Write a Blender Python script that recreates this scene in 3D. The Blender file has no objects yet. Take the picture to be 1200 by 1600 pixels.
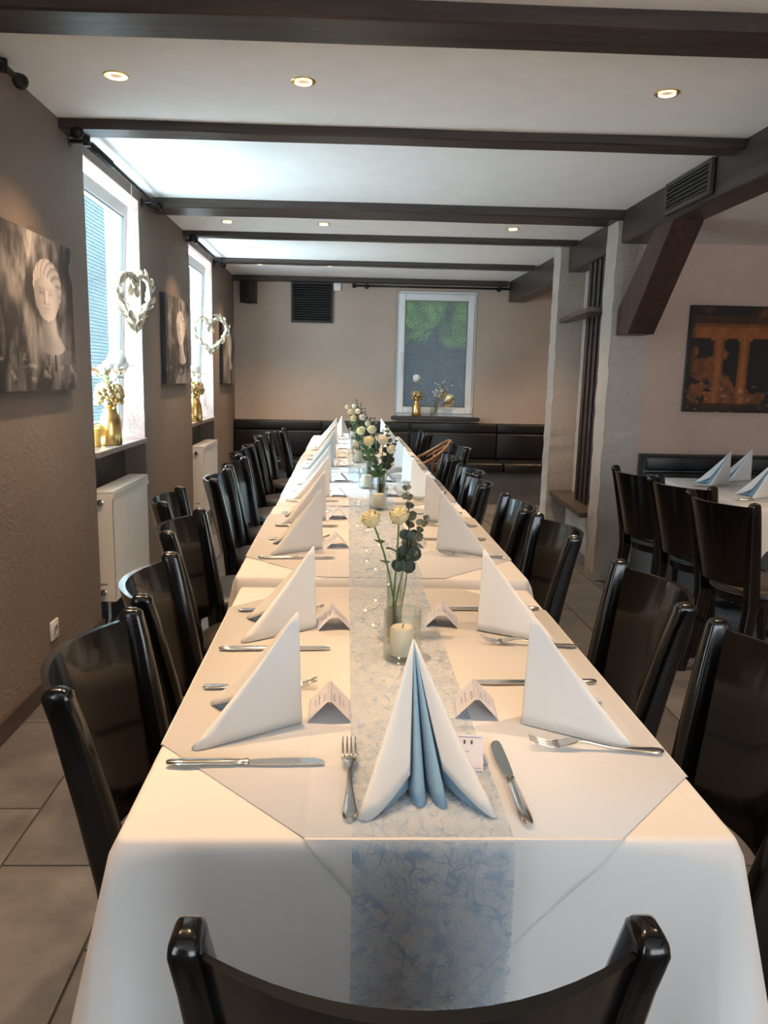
import bpy, bmesh, math, random
from mathutils import Vector, Matrix
random.seed(7)
sc = bpy.context.scene
COL = sc.collection
PI = math.pi

# ------------------------------------------------------------------ camera
F, PX, PY, CAMH = 1200.0, 575.0, 800.0, 1.34
VPX, VPY, ROLL = 540.0, 588.0, 0.02
def cam_matrix():
    c, s = math.cos(ROLL), math.sin(ROLL)
    dx, dy = VPX - PX, VPY - PY
    ux, uy = c*dx + s*dy, -s*dx + c*dy
    p = math.atan2(-uy, F); cp, sp = math.cos(p), math.sin(p)
    yaw = math.atan2(ux, cp*F - sp*uy)
    def ray(u, v, w):
        r = c*u + s*v; d2 = -s*u + c*v
        d = cp*d2 + sp*w; f = -sp*d2 + cp*w
        return Vector((r*math.cos(yaw) - f*math.sin(yaw), r*math.sin(yaw) + f*math.cos(yaw), -d))
    R, U, B = ray(1, 0, 0), -ray(0, 1, 0), -ray(0, 0, 1)
    m = Matrix(((R.x, U.x, B.x, 0), (R.y, U.y, B.y, 0), (R.z, U.z, B.z, CAMH), (0, 0, 0, 1)))
    return m
cd = bpy.data.cameras.new('camera'); cam = bpy.data.objects.new('camera', cd); COL.objects.link(cam)
cam.matrix_world = cam_matrix()
cd.sensor_fit = 'VERTICAL'; cd.sensor_height = 36.0; cd.lens = 36.0*F/1600.0
cd.shift_x = (600.0 - PX)/1600.0
cd.clip_start = 0.02
sc.camera = cam

# ------------------------------------------------------------------ light
w = bpy.data.worlds.new('world'); sc.world = w; w.use_nodes = True
wn = w.node_tree.nodes; bg = wn['Background']
bg.inputs['Color'].default_value = (0.82, 0.92, 1.0, 1); bg.inputs['Strength'].default_value = 8.0
def portal(name, loc, rot, sx, sy):
    l = bpy.data.lights.new(name, 'AREA'); l.shape = 'RECTANGLE'; l.size = sx; l.size_y = sy
    l.cycles.is_portal = True
    o = bpy.data.objects.new(name, l); COL.objects.link(o); o.location = loc; o.rotation_euler = rot
    return o
portal('daylight', (-1.62, 4.35, 1.65), (0, -PI/2, 0), 1.5, 1.1)
portal('daylight', (-1.62, 6.83, 1.62), (0, -PI/2, 0), 1.5, 1.1)
portal('daylight', (1.0, 9.1, 1.6), (-PI/2, 0, 0), 1.0, 1.5)
portal('daylight', (2.05, -3.45, 1.35), (PI/2, 0, 0), 3.4, 2.0)  # opening of the added wide window
portal('daylight', (-1.62, -1.1, 1.65), (0, -PI/2, 0), 1.5, 1.1)  # opening of the added left window
sl = bpy.data.lights.new('sun', 'SUN'); sl.energy = 10.0; sl.angle = math.radians(28); sl.color = (0.88, 0.96, 1.0)
so = bpy.data.objects.new('sun', sl); COL.objects.link(so); so.rotation_euler = Vector((0.72, -0.10, -0.62)).to_track_quat('-Z', 'Y').to_euler()
SPOT_W = 15.0
SPOT_COL = (1.0, 0.64, 0.35)
vs = sc.view_settings
vs.view_transform = 'Standard'; vs.look = 'None'; vs.gamma = 1.0; vs.use_curve_mapping = False
vs.exposure = 2.65

# ------------------------------------------------------------------ materials
M = {}
def nmat(name):
    m = bpy.data.materials.new(name); m.use_nodes = True
    nt = m.node_tree; b = nt.nodes['Principled BSDF']
    M[name] = m
    return m, nt, b
def L(nt, a, b): nt.links.new(a, b)
def node(nt, t, **kw):
    n = nt.nodes.new(t)
    for k, v in kw.items():
        if k in n.inputs: n.inputs[k].default_value = v
        else: setattr(n, k, v)
    return n
def ramp(nt, fac, stops):
    r = nt.nodes.new('ShaderNodeValToRGB'); e = r.color_ramp.elements
    while len(e) < len(stops): e.new(0.5)
    for i, (p, c) in enumerate(stops):
        e[i].position = p; e[i].color = (*c, 1) if len(c) == 3 else c
    L(nt, fac, r.inputs[0]); return r.outputs[0]
def coords(nt, scale=(1, 1, 1), kind='Object'):
    t = nt.nodes.new('ShaderNodeTexCoord'); mp = nt.nodes.new('ShaderNodeMapping')
    mp.inputs['Scale'].default_value = scale
    L(nt, t.outputs[kind], mp.inputs[0]); return mp.outputs[0]
def bump(nt, b, h, strength, dist):
    bp = nt.nodes.new('ShaderNodeBump'); bp.inputs['Strength'].default_value = strength; bp.inputs['Distance'].default_value = dist
    L(nt, h, bp.inputs['Height']); L(nt, bp.outputs[0], b.inputs['Normal'])
def simple(name, col, rough=0.5, metal=0.0, coat=0.0, spec=0.5, noise=0.0, nscale=8.0, bmp=0.0, bscale=200.0, sub=0.0):
    m, nt, b = nmat(name)
    b.inputs['Base Color'].default_value = (*col, 1); b.inputs['Roughness'].default_value = rough
    b.inputs['Metallic'].default_value = metal; b.inputs['Coat Weight'].default_value = coat
    b.inputs['Specular IOR Level'].default_value = spec
    co = coords(nt)
    n = node(nt, 'ShaderNodeTexNoise', Scale=nscale, Detail=4.0); L(nt, co, n.inputs['Vector'])
    k = noise
    c0 = tuple(max(0, x*(1-k)) for x in col); c1 = tuple(min(1, x*(1+k)) for x in col)
    L(nt, ramp(nt, n.outputs['Fac'], [(0.3, c0), (0.7, c1)]), b.inputs['Base Color'])
    if bmp:
        n2 = node(nt, 'ShaderNodeTexNoise', Scale=bscale, Detail=2.0); L(nt, co, n2.inputs['Vector'])
        bump(nt, b, n2.outputs['Fac'], bmp, 0.002)
    return m
def plaster(name, col, strength=0.5):
    m, nt, b = nmat(name)
    co = coords(nt)
    n1 = node(nt, 'ShaderNodeTexNoise', Scale=1.6, Detail=5.0); L(nt, co, n1.inputs['Vector'])
    L(nt, ramp(nt, n1.outputs['Fac'], [(0.3, tuple(c*0.9 for c in col)), (0.7, tuple(c*1.08 for c in col))]), b.inputs['Base Color'])
    b.inputs['Roughness'].default_value = 0.75; b.inputs['Specular IOR Level'].default_value = 0.25
    n2 = node(nt, 'ShaderNodeTexNoise', Scale=9.0, Detail=6.0, Distortion=2.2); L(nt, co, n2.inputs['Vector'])
    r2 = ramp(nt, n2.outputs['Fac'], [(0.46, (0, 0, 0)), (0.52, (1, 1, 1)), (0.60, (0.35, 0.35, 0.35))])
    n3 = node(nt, 'ShaderNodeTexNoise', Scale=55.0, Detail=3.0); L(nt, co, n3.inputs['Vector'])
    mx = node(nt, 'ShaderNodeMix', data_type='FLOAT'); mx.inputs[0].default_value = 0.3
    L(nt, r2, mx.inputs[2]); L(nt, n3.outputs['Fac'], mx.inputs[3])
    bump(nt, b, mx.outputs[0], strength, 0.006)
    return m
plaster('plaster_taupe_shaded', (0.22, 0.178, 0.15), 0.45)  # left wall's shade is put into this darker plaster colour
plaster('plaster_back', (0.49, 0.395, 0.325), 0.3)
plaster('plaster_pillar', (0.46, 0.395, 0.345), 0.6)
plaster('plaster_rose', (0.52, 0.375, 0.30), 0.35)
plaster('plaster_reveal', (0.50, 0.39, 0.35), 0.6)
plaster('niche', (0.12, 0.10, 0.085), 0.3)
simple('ceiling_white', (0.95, 0.94, 0.92), 0.9, noise=0.02, bmp=0.1, bscale=60)
simple('ceiling_rose', (0.70, 0.63, 0.58), 0.9, noise=0.03)
def wood(name, dark, light, rough, axis, coat=0.0, scale=1.0):
    m, nt, b = nmat(name)
    s = [30*scale, 30*scale, 30*scale]; s[axis] = 1.6*scale
    co = coords(nt, tuple(s))
    n = node(nt, 'ShaderNodeTexNoise', Scale=1.0, Detail=6.0, Distortion=0.6); L(nt, co, n.inputs['Vector'])
    L(nt, ramp(nt, n.outputs['Fac'], [(0.3, dark), (0.72, light)]), b.inputs['Base Color'])
    b.inputs['Roughness'].default_value = rough; b.inputs['Coat Weight'].default_value = coat
    bump(nt, b, n.outputs['Fac'], 0.35, 0.004)
    return m
wood('beam_x', (0.022, 0.015, 0.012), (0.062, 0.044, 0.035), 0.42, 0)
wood('beam_y', (0.022, 0.015, 0.012), (0.062, 0.044, 0.035), 0.42, 1)
wood('beam_red', (0.030, 0.013, 0.009), (0.070, 0.030, 0.021), 0.45, 2)
wood('slat_wood', (0.020, 0.012, 0.010), (0.050, 0.030, 0.024), 0.45, 2)
wood('sill_wood', (0.05, 0.034, 0.026), (0.11, 0.075, 0.058), 0.4, 1)
wood('baseboard', (0.050, 0.034, 0.026), (0.085, 0.060, 0.046), 0.45, 1)
wood('bentwood', (0.16, 0.075, 0.03), (0.28, 0.14, 0.06), 0.35, 2)
def lacquer(name, c0, c1):
    m, nt, b = nmat(name)
    co = coords(nt, (22, 22, 1.5))
    n = node(nt, 'ShaderNodeTexNoise', Scale=1.0, Detail=4.0); L(nt, co, n.inputs['Vector'])
    L(nt, ramp(nt, n.outputs['Fac'], [(0.3, c0), (0.75, c1)]), b.inputs['Base Color'])
    b.inputs['Roughness'].default_value = 0.20; b.inputs['Coat Weight'].default_value = 0.35; b.inputs['Coat Roughness'].default_value = 0.06; b.inputs['Specular IOR Level'].default_value = 0.4
lacquer('black_lacquer', (0.0012, 0.0012, 0.0014), (0.0032, 0.003, 0.003))
lacquer('brown_lacquer', (0.003, 0.0017, 0.0013), (0.008, 0.0042, 0.0032))
simple('leather_dark', (0.028, 0.025, 0.023), 0.42, noise=0.2, nscale=14, bmp=0.15, bscale=300)
simple('leather_black', (0.006, 0.006, 0.0065), 0.38, noise=0.2, nscale=10, bmp=0.12, bscale=240)
simple('leather_pale', (0.22, 0.17, 0.14), 0.5, noise=0.15)
def tile_mat():
    m, nt, b = nmat('tile')
    tc = nt.nodes.new('ShaderNodeTexCoord'); oi = nt.nodes.new('ShaderNodeObjectInfo')
    ad = node(nt, 'ShaderNodeVectorMath', operation='ADD'); L(nt, tc.outputs['Object'], ad.inputs[0])
    sc_ = node(nt, 'ShaderNodeVectorMath', operation='SCALE'); L(nt, oi.outputs['Location'], sc_.inputs[0]); sc_.inputs['Scale'].default_value = 3.7
    L(nt, sc_.outputs[0], ad.inputs[1])
    n = node(nt, 'ShaderNodeTexNoise', Scale=5.0, Detail=7.0, Roughness=0.62); L(nt, ad.outputs[0], n.inputs['Vector'])
    c = ramp(nt, n.outputs['Fac'], [(0.28, (0.086, 0.083, 0.083)), (0.5, (0.145, 0.142, 0.143)), (0.72, (0.205, 0.203, 0.207))])
    mx = node(nt, 'ShaderNodeMix', data_type='RGBA', blend_type='MULTIPLY'); mx.inputs[0].default_value = 0.25
    L(nt, c, mx.inputs[6]); L(nt, oi.outputs['Random'], mx.inputs[7])
    L(nt, mx.outputs[2], b.inputs['Base Color']); b.inputs['Roughness'].default_value = 0.42
    bump(nt, b, n.outputs['Fac'], 0.15, 0.003)
tile_mat()
simple('grout', (0.045, 0.038, 0.032), 0.9, noise=0.2)
def cloth_mat(name, col, fold=True):
    m, nt, b = nmat(name)
    co = coords(nt)
    b.inputs['Roughness'].default_value = 0.75; b.inputs['Specular IOR Level'].default_value = 0.2
    b.inputs['Sheen Weight'].default_value = 0.1
    n = node(nt, 'ShaderNodeTexNoise', Scale=3.0, Detail=3.0); L(nt, co, n.inputs['Vector'])
    L(nt, ramp(nt, n.outputs['Fac'], [(0.3, tuple(c*0.97 for c in col)), (0.7, col)]), b.inputs['Base Color'])
    if not fold: bump(nt, b, n.outputs['Fac'], 0.25, 0.02); return
    sp = nt.nodes.new('ShaderNodeSeparateXYZ'); L(nt, co, sp.inputs[0]); acc = None
    for ax, per, ph in ((0, 0.27, 0.045), (1, 0.30, 0.11)):
        a = node(nt, 'ShaderNodeMath', operation='ADD'); L(nt, sp.outputs[ax], a.inputs[0]); a.inputs[1].default_value = ph + 3*per
        m_ = node(nt, 'ShaderNodeMath', operation='PINGPONG'); L(nt, a.outputs[0], m_.inputs[0]); m_.inputs[1].default_value = per/2
        q = node(nt, 'ShaderNodeMapRange', interpolation_type='SMOOTHSTEP'); L(nt, m_.outputs[0], q.inputs[0]); q.inputs[1].default_value = 0.0; q.inputs[2].default_value = 0.010; q.inputs[3].default_value = 0.06; q.inputs[4].default_value = 0.0
        if acc is None: acc = q.outputs[0]
        else:
            z_ = node(nt, 'ShaderNodeMath', operation='ADD'); L(nt, acc, z_.inputs[0]); L(nt, q.outputs[0], z_.inputs[1]); acc = z_.outputs[0]
    f = node(nt, 'ShaderNodeMath', operation='ADD'); L(nt, acc, f.inputs[0]); L(nt, n.outputs['Fac'], f.inputs[1])
    bump(nt, b, f.outputs[0], 0.35, 0.02)
cloth_mat('tablecloth', (0.66, 0.645, 0.625))
cloth_mat('napkin_white', (0.68, 0.68, 0.665), False)
cloth_mat('napkin_blue', (0.235, 0.39, 0.52), False)
simple('card_white', (0.60, 0.60, 0.66), 0.6, noise=0.02)
simple('ink', (0.05, 0.05, 0.09), 0.6); simple('ink_blue', (0.25, 0.30, 0.55), 0.6)
simple('steel', (0.62, 0.60, 0.57), 0.16, metal=1.0, noise=0.03)
simple('gold', (0.72, 0.50, 0.20), 0.28, metal=1.0, noise=0.15, nscale=20)
simple('antique_gold', (0.50, 0.38, 0.20), 0.42, metal=0.85, noise=0.3, nscale=40)
simple('white_enamel', (0.80, 0.79, 0.76), 0.3, coat=0.3, noise=0.01)
simple('white_pvc', (0.78, 0.79, 0.80), 0.35, noise=0.01)
simple('grey_gasket', (0.12, 0.13, 0.14), 0.6)
simple('grey_plastic', (0.35, 0.34, 0.33), 0.5)
simple('black_plastic', (0.012, 0.012, 0.013), 0.5, noise=0.2)
simple('dark_metal', (0.02, 0.018, 0.017), 0.4, metal=0.6, noise=0.2)
simple('vent_brown', (0.055, 0.045, 0.038), 0.5, noise=0.15)
simple('vent_dark', (0.018, 0.015, 0.013), 0.5, noise=0.15)
simple('stone_sill', (0.28, 0.22, 0.19), 0.35, noise=0.25, nscale=30)
simple('black_sill', (0.015, 0.013, 0.012), 0.35, noise=0.2)
simple('candle_wax', (0.62, 0.56, 0.47), 0.45, noise=0.03)
simple('candle_yellow', (0.80, 0.55, 0.14), 0.5, noise=0.05)
simple('wick', (0.03, 0.025, 0.02), 0.9)
simple('rose_cream', (0.64, 0.58, 0.34), 0.55, noise=0.12, nscale=60)
simple('rose_white', (0.66, 0.63, 0.50), 0.55, noise=0.08, nscale=60)
simple('leaf_green', (0.075, 0.15, 0.055), 0.5, noise=0.3, nscale=40)
simple('eucalyptus', (0.065, 0.085, 0.068), 0.55, noise=0.3, nscale=30)
simple('stem_green', (0.14, 0.20, 0.07), 0.55, noise=0.2)
simple('dried_straw', (0.55, 0.45, 0.26), 0.7, noise=0.2, nscale=30)
simple('dried_brown', (0.42, 0.25, 0.14), 0.7, noise=0.25, nscale=30)
simple('dried_grey', (0.13, 0.14, 0.11), 0.8, noise=0.3)
simple('pompom', (0.86, 0.87, 0.83), 0.85, noise=0.05, bmp=0.6, bscale=160)
simple('wreath_straw', (0.46, 0.39, 0.29), 0.65, noise=0.3, nscale=40)
simple('thread', (0.6, 0.55, 0.48), 0.8)
simple('foliage_out', (0.20, 0.40, 0.05), 0.8, noise=0.7, nscale=5.0)
simple('added_wing_dark', (0.022, 0.034, 0.038), 0.9, noise=0.25, nscale=2.0)  # kept dark so the added wing tones the left panes
simple('render_out', (0.11, 0.135, 0.16), 0.9, noise=0.1)
def emit(name, col, s):
    m, nt, b = nmat(name)
    b.inputs['Base Color'].default_value = (*col, 1)
    b.inputs['Emission Color'].default_value = (*col, 1); b.inputs['Emission Strength'].default_value = s
emit('bulb_glow', (1.0, 0.60, 0.22), 1.6)
emit('fairy_glow', (1.0, 0.80, 0.45), 0.8)
def thin_glass(name, tint, gl=1.0):
    m, nt, b = nmat(name); nt.nodes.remove(b)
    out = nt.nodes['Material Output']
    tr = node(nt, 'ShaderNodeBsdfTransparent', Color=(*tint, 1)); g = node(nt, 'ShaderNodeBsdfGlossy', Roughness=0.03)
    lw = node(nt, 'ShaderNodeLayerWeight', Blend=0.22)
    mm = node(nt, 'ShaderNodeMath', operation='MULTIPLY'); mm.inputs[1].default_value = gl; L(nt, lw.outputs['Facing'], mm.inputs[0])
    mx = nt.nodes.new('ShaderNodeMixShader'); L(nt, mm.outputs[0], mx.inputs[0]); L(nt, tr.outputs[0], mx.inputs[1]); L(nt, g.outputs[0], mx.inputs[2])
    L(nt, mx.outputs[0], out.inputs[0])
thin_glass('glass', (0.93, 0.96, 0.95), 0.8)
thin_glass('water', (0.90, 0.93, 0.90), 0.5)
def frosted(name, tint, diffuse, axis_scale):
    # patterned pebble glass: part clear, part scattered, a square grid pressed into it
    m, nt, b = nmat(name); nt.nodes.remove(b)
    out = nt.nodes['Material Output']
    co = coords(nt, axis_scale)
    sp = nt.nodes.new('ShaderNodeSeparateXYZ'); L(nt, co, sp.inputs[0])
    def wave(sock):
        mu = node(nt, 'ShaderNodeMath', operation='SINE'); L(nt, sock, mu.inputs[0])
        ab = node(nt, 'ShaderNodeMath', operation='ABSOLUTE'); L(nt, mu.outputs[0], ab.inputs[0]); return ab.outputs[0]
    h = node(nt, 'ShaderNodeMath', operation='MULTIPLY'); L(nt, wave(sp.outputs[0]), h.inputs[0]); L(nt, wave(sp.outputs[2]), h.inputs[1])
    bp = node(nt, 'ShaderNodeBump', Strength=0.6, Distance=0.01); L(nt, h.outputs[0], bp.inputs['Height'])
    tr = node(nt, 'ShaderNodeBsdfTransparent', Color=(*tint, 1))
    tl = node(nt, 'ShaderNodeBsdfTranslucent', Color=(*tint, 1)); L(nt, bp.outputs[0], tl.inputs['Normal'])
    gl = node(nt, 'ShaderNodeBsdfGlossy', Roughness=0.15); L(nt, bp.outputs[0], gl.inputs['Normal'])
    mr = node(nt, 'ShaderNodeMapRange'); L(nt, h.outputs[0], mr.inputs[0]); mr.inputs[3].default_value = diffuse*1.6; mr.inputs[4].default_value = diffuse*0.5
    L(nt, ramp(nt, h.outputs[0], [(0.1, tuple(c*0.62 for c in tint)), (0.6, tuple(min(1, c*1.2) for c in tint))]), tr.inputs['Color'])
    m1 = nt.nodes.new('ShaderNodeMixShader'); L(nt, mr.outputs[0], m1.inputs[0]); L(nt, tr.outputs[0], m1.inputs[1]); L(nt, tl.outputs[0], m1.inputs[2])
    m2 = nt.nodes.new('ShaderNodeMixShader'); m2.inputs[0].default_value = 0.03; L(nt, m1.outputs[0], m2.inputs[1]); L(nt, gl.outputs[0], m2.inputs[2])
    L(nt, m2.outputs[0], out.inputs[0])
frosted('glass_frost_x', (0.53, 0.585, 0.60), 0.006, (0, 170, 170))
frosted('glass_frost_y', (0.10, 0.105, 0.11), 0.20, (190, 0, 190))
thin_glass('glass_clear', (0.40, 0.40, 0.40), 0.3)
thin_glass('glass_side', (0.42, 0.42, 0.42), 0.3)
# the x-facing panes vary along y: swap the socket used for the first wave
for nd in M['glass_frost_x'].node_tree.nodes:
    if nd.type == 'SEPXYZ':
        nt = M['glass_frost_x'].node_tree
        for lk in list(nt.links):
            if lk.from_node == nd and lk.from_socket == nd.outputs[0]:
                ts = lk.to_socket; nt.links.remove(lk); nt.links.new(nd.outputs[1], ts)
def runner_mat():
    m, nt, b = nmat('runner_fibre')
    co = coords(nt)
    def strands(scale, wdt, seed):
        mp = nt.nodes.new('ShaderNodeMapping'); mp.inputs['Location'].default_value = (seed*3.1, seed*1.7, seed); L(nt, co, mp.inputs[0])
        n = node(nt, 'ShaderNodeTexNoise', Scale=scale, Detail=1.0, Distortion=1.2); L(nt, mp.outputs[0], n.inputs['Vector'])
        s = node(nt, 'ShaderNodeMath', operation='SUBTRACT'); L(nt, n.outputs['Fac'], s.inputs[0]); s.inputs[1].default_value = 0.5
        a = node(nt, 'ShaderNodeMath', operation='ABSOLUTE'); L(nt, s.outputs[0], a.inputs[0])
        r = node(nt, 'ShaderNodeMapRange'); L(nt, a.outputs[0], r.inputs[0]); r.inputs[1].default_value = 0.0; r.inputs[2].default_value = wdt
        r.inputs[3].default_value = 1.0; r.inputs[4].default_value = 0.0
        return r.outputs[0]
    acc = None
    for i, (s_, w_) in enumerate([(9, 0.008), (13, 0.010), (17, 0.012), (23, 0.014), (11, 0.007), (30, 0.016)]):
        o = strands(s_, w_, i + 1.3)
        if acc is None: acc = o
        else:
            mm = node(nt, 'ShaderNodeMath', operation='MAXIMUM'); L(nt, acc, mm.inputs[0]); L(nt, o, mm.inputs[1]); acc = mm.outputs[0]
    c = node(nt, 'ShaderNodeMix', data_type='RGBA'); L(nt, acc, c.inputs[0])
    c.inputs[6].default_value = (0.48, 0.60, 0.72, 1); c.inputs[7].default_value = (0.19, 0.33, 0.53, 1)
    L(nt, c.outputs[2], b.inputs['Base Color']); b.inputs['Roughness'].default_value = 0.6
    al = node(nt, 'ShaderNodeMapRange'); L(nt, acc, al.inputs[0]); al.inputs[3].default_value = 0.28; al.inputs[4].default_value = 0.62
    L(nt, al.outputs[0], b.inputs['Alpha'])
runner_mat()
def vcol_mat(name, rough=0.7):
    m, nt, b = nmat(name)
    a = nt.nodes.new('ShaderNodeVertexColor'); a.layer_name = 'print'
    co = coords(nt); n = node(nt, 'ShaderNodeTexNoise', Scale=400.0, Detail=1.0); L(nt, co, n.inputs['Vector'])
    L(nt, a.outputs[0], b.inputs['Base Color']); b.inputs['Roughness'].default_value = rough
    bump(nt, b, n.outputs['Fac'], 0.2, 0.001)
vcol_mat('canvas_print')

# ------------------------------------------------------------------ mesh helpers
class MB:
    def __init__(s): s.v = []; s.f = []
    def add(s, vs_, fs_):
        o = len(s.v); s.v += [tuple(p) for p in vs_]; s.f += [tuple(i + o for i in f) for f in fs_]; return s
    def box(s, lo, hi, bev=0.0, seg=1):
        x0, y0, z0 = lo; x1, y1, z1 = hi
        if bev <= 0:
            return s.add([(x0,y0,z0),(x1,y0,z0),(x1,y1,z0),(x0,y1,z0),(x0,y0,z1),(x1,y0,z1),(x1,y1,z1),(x0,y1,z1)],
                         [(3,2,1,0),(4,5,6,7),(0,1,5,4),(1,2,6,5),(2,3,7,6),(3,0,4,7)])
        bm = bmesh.new(); bmesh.ops.create_cube(bm, size=1)
        for v in bm.verts: v.co = Vector(((x0+x1)/2 + v.co.x*(x1-x0), (y0+y1)/2 + v.co.y*(y1-y0), (z0+z1)/2 + v.co.z*(z1-z0)))
        bmesh.ops.bevel(bm, geom=list(bm.edges), offset=bev, segments=seg, profile=0.5, affect='EDGES')
        bm.verts.index_update(); s.add([v.co[:] for v in bm.verts], [[v.index for v in f.verts] for f in bm.faces]); bm.free(); return s
    def prism(s, pts, a, b, axis):
        # polygon pts (2D) extruded from a to b along axis
        def P(p, t):
            if axis == 0: return (t, p[0], p[1])
            if axis == 1: return (p[0], t, p[1])
            return (p[0], p[1], t)
        n = len(pts); vs_ = [P(p, a) for p in pts] + [P(p, b) for p in pts]
        return s.add(vs_, [tuple(range(n-1, -1, -1)), tuple(range(n, 2*n))] + [(i, (i+1) % n, n+(i+1) % n, n+i) for i in range(n)])
    def lathe(s, prof, seg=24, c=(0, 0, 0), cap0=True, cap1=True):
        vs_ = []; fs_ = []
        for r, z in prof:
            for k in range(seg):
                a = 2*PI*k/seg; vs_.append((c[0]+r*math.cos(a), c[1]+r*math.sin(a), c[2]+z))
        for i in range(len(prof)-1):
            for k in range(seg):
                k2 = (k+1) % seg; fs_.append((i*seg+k, i*seg+k2, (i+1)*seg+k2, (i+1)*seg+k))
        if cap0: fs_.append(tuple(range(seg-1, -1, -1)))
        if cap1: fs_.append(tuple((len(prof)-1)*seg+k for k in range(seg)))
        return s.add(vs_, fs_)
    def tube(s, pts, rad, seg=8, flat=None, up=None):
        pts = [Vector(p) for p in pts]; n = len(pts)
        if not hasattr(rad, '__len__'): rad = [rad]*n
        vs_ = []; fs_ = []; pu = None
        for i, p in enumerate(pts):
            t = (pts[min(i+1, n-1)] - pts[max(i-1, 0)]).normalized()
            if pu is None:
                r_ = Vector(up) if up else (Vector((0, 0, 1)) if abs(t.z) < 0.9 else Vector((1, 0, 0)))
            else: r_ = pu
            u = (r_ - t*r_.dot(t)).normalized(); vv = t.cross(u); pu = u
            ra = rad[i]; rb = ra if flat is None else ra*flat
            for k in range(seg):
                a = 2*PI*k/seg; vs_.append(p + u*(math.cos(a)*ra) + vv*(math.sin(a)*rb))
        for i in range(n-1):
            for k in range(seg):
                k2 = (k+1) % seg; fs_.append((i*seg+k, i*seg+k2, (i+1)*seg+k2, (i+1)*seg+k))
        fs_.append(tuple(range(seg-1, -1, -1))); fs_.append(tuple((n-1)*seg+k for k in range(seg)))
        return s.add(vs_, fs_)
    def grid(s, fn, nu, nv):
        vs_ = [fn(i/nu, j/nv) for j in range(nv+1) for i in range(nu+1)]
        fs_ = [(j*(nu+1)+i, j*(nu+1)+i+1, (j+1)*(nu+1)+i+1, (j+1)*(nu+1)+i) for j in range(nv) for i in range(nu)]
        return s.add(vs_, fs_)
    def sphere(s, c, r, seg=12, rings=8, sq=(1, 1, 1), disp=0.0, rnd=None):
        prof = []; vs_ = []; fs_ = []
        for i in range(rings+1):
            th = PI*i/rings
            for k in range(seg):
                a = 2*PI*k/seg; q = r*(1 + (rnd.uniform(-disp, disp) if rnd else 0))
                vs_.append((c[0]+q*sq[0]*math.sin(th)*math.cos(a), c[1]+q*sq[1]*math.sin(th)*math.sin(a), c[2]+q*sq[2]*math.cos(th)))
        for i in range(rings):
            for k in range(seg):
                k2 = (k+1) % seg; fs_.append((i*seg+k, (i+1)*seg+k, (i+1)*seg+k2, i*seg+k2))
        return s.add(vs_, fs_)
    def build(s, name, mat, parent=None, smooth=False, loc=None, solid=0.0, angle=None):
        me = bpy.data.meshes.new(name); me.from_pydata(s.v, [], s.f); me.validate(); me.update()
        bm = bmesh.new(); bm.from_mesh(me); bmesh.ops.remove_doubles(bm, verts=bm.verts, dist=1e-6)
        bmesh.ops.recalc_face_normals(bm, faces=bm.faces); bm.to_mesh(me); bm.free()
        if mat: me.materials.append(M[mat])
        if smooth:
            for p in me.polygons: p.use_smooth = True
            if smooth == 'auto': me.set_sharp_from_angle(angle=math.radians(angle or 40))
        o = bpy.data.objects.new(name, me); COL.objects.link(o)
        if parent: o.parent = parent
        if loc: o.location = loc
        if solid:
            md = o.modifiers.new('thickness', 'SOLIDIFY'); md.thickness = solid; md.offset = 0
        return o
def tag(o, label=None, cat=None, group=None, kind=None):
    if label: o['label'] = label
    if cat: o['category'] = cat
    if group: o['group'] = group
    if kind: o['kind'] = kind
    return o
def thing(name, label, cat, loc=(0, 0, 0), rz=0.0, group=None, kind=None):
    o = bpy.data.objects.new(name, None); COL.objects.link(o); o.empty_display_size = 0.05
    o.location = loc; o.rotation_euler = (0, 0, rz)
    return tag(o, label, cat, group, kind)
def struct(o, label=None): return tag(o, label, None, None, 'structure')
KIDS = {}
def kids(o): return [c for c in bpy.data.objects if c.parent == o]
def copy_tree(o, parent=None, cache={}):
    c = o.copy(); COL.objects.link(c); c.parent = parent
    if o.name not in cache: cache[o.name] = kids(o)
    for ch in cache[o.name]: copy_tree(ch, c)
    return c
def place(proto, used, loc, rz, label, group=None):
    if not used: o = proto; used.append(1)
    else: o = copy_tree(proto)
    o.location = loc; o.rotation_euler = (0, 0, rz); o['label'] = label
    if group: o['group'] = group
    return o
ORD = ['first', 'second', 'third', 'fourth', 'fifth', 'sixth', 'seventh', 'eighth', 'ninth', 'tenth', 'eleventh', 'twelfth']

# ------------------------------------------------------------------ the room
XW, CZ, YB = -1.24, 2.40, 8.75      # left wall, ceiling height, back wall
X2, Y2 = 1.71, 5.05                 # pillar corner
XR, YN = 3.9, -3.2                  # right end of the side room, wall behind the camera
floor = struct(MB().box((-1.6, YN-0.2, -0.06), (XR+0.2, YB+0.2, -0.004)).build('floor', 'grout'), 'stone tiled floor with dark joints')
TW, TL, GAP = 0.327, 0.60, 0.006
tile_me = None
ncol = 0
for ci in range(-1, 15):
    x = -0.925 + ci*TW
    off = 1.935 if ci % 2 == 0 else 2.217
    yk = off - 4*TL
    while yk < YB - 0.1:
        if yk + TL > 0.25 and yk + TL < YB + 0.35:
            if tile_me is None:
                t = MB().box((GAP/2, GAP/2, -0.006), (TW-GAP/2, TL-GAP/2, 0.0), 0.0012).build('tile', 'tile', floor); tile_me = t.data
            else:
                t = bpy.data.objects.new('tile', tile_me); COL.objects.link(t); t.parent = floor
            t.location = (x, yk, 0)
        yk += TL

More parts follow.
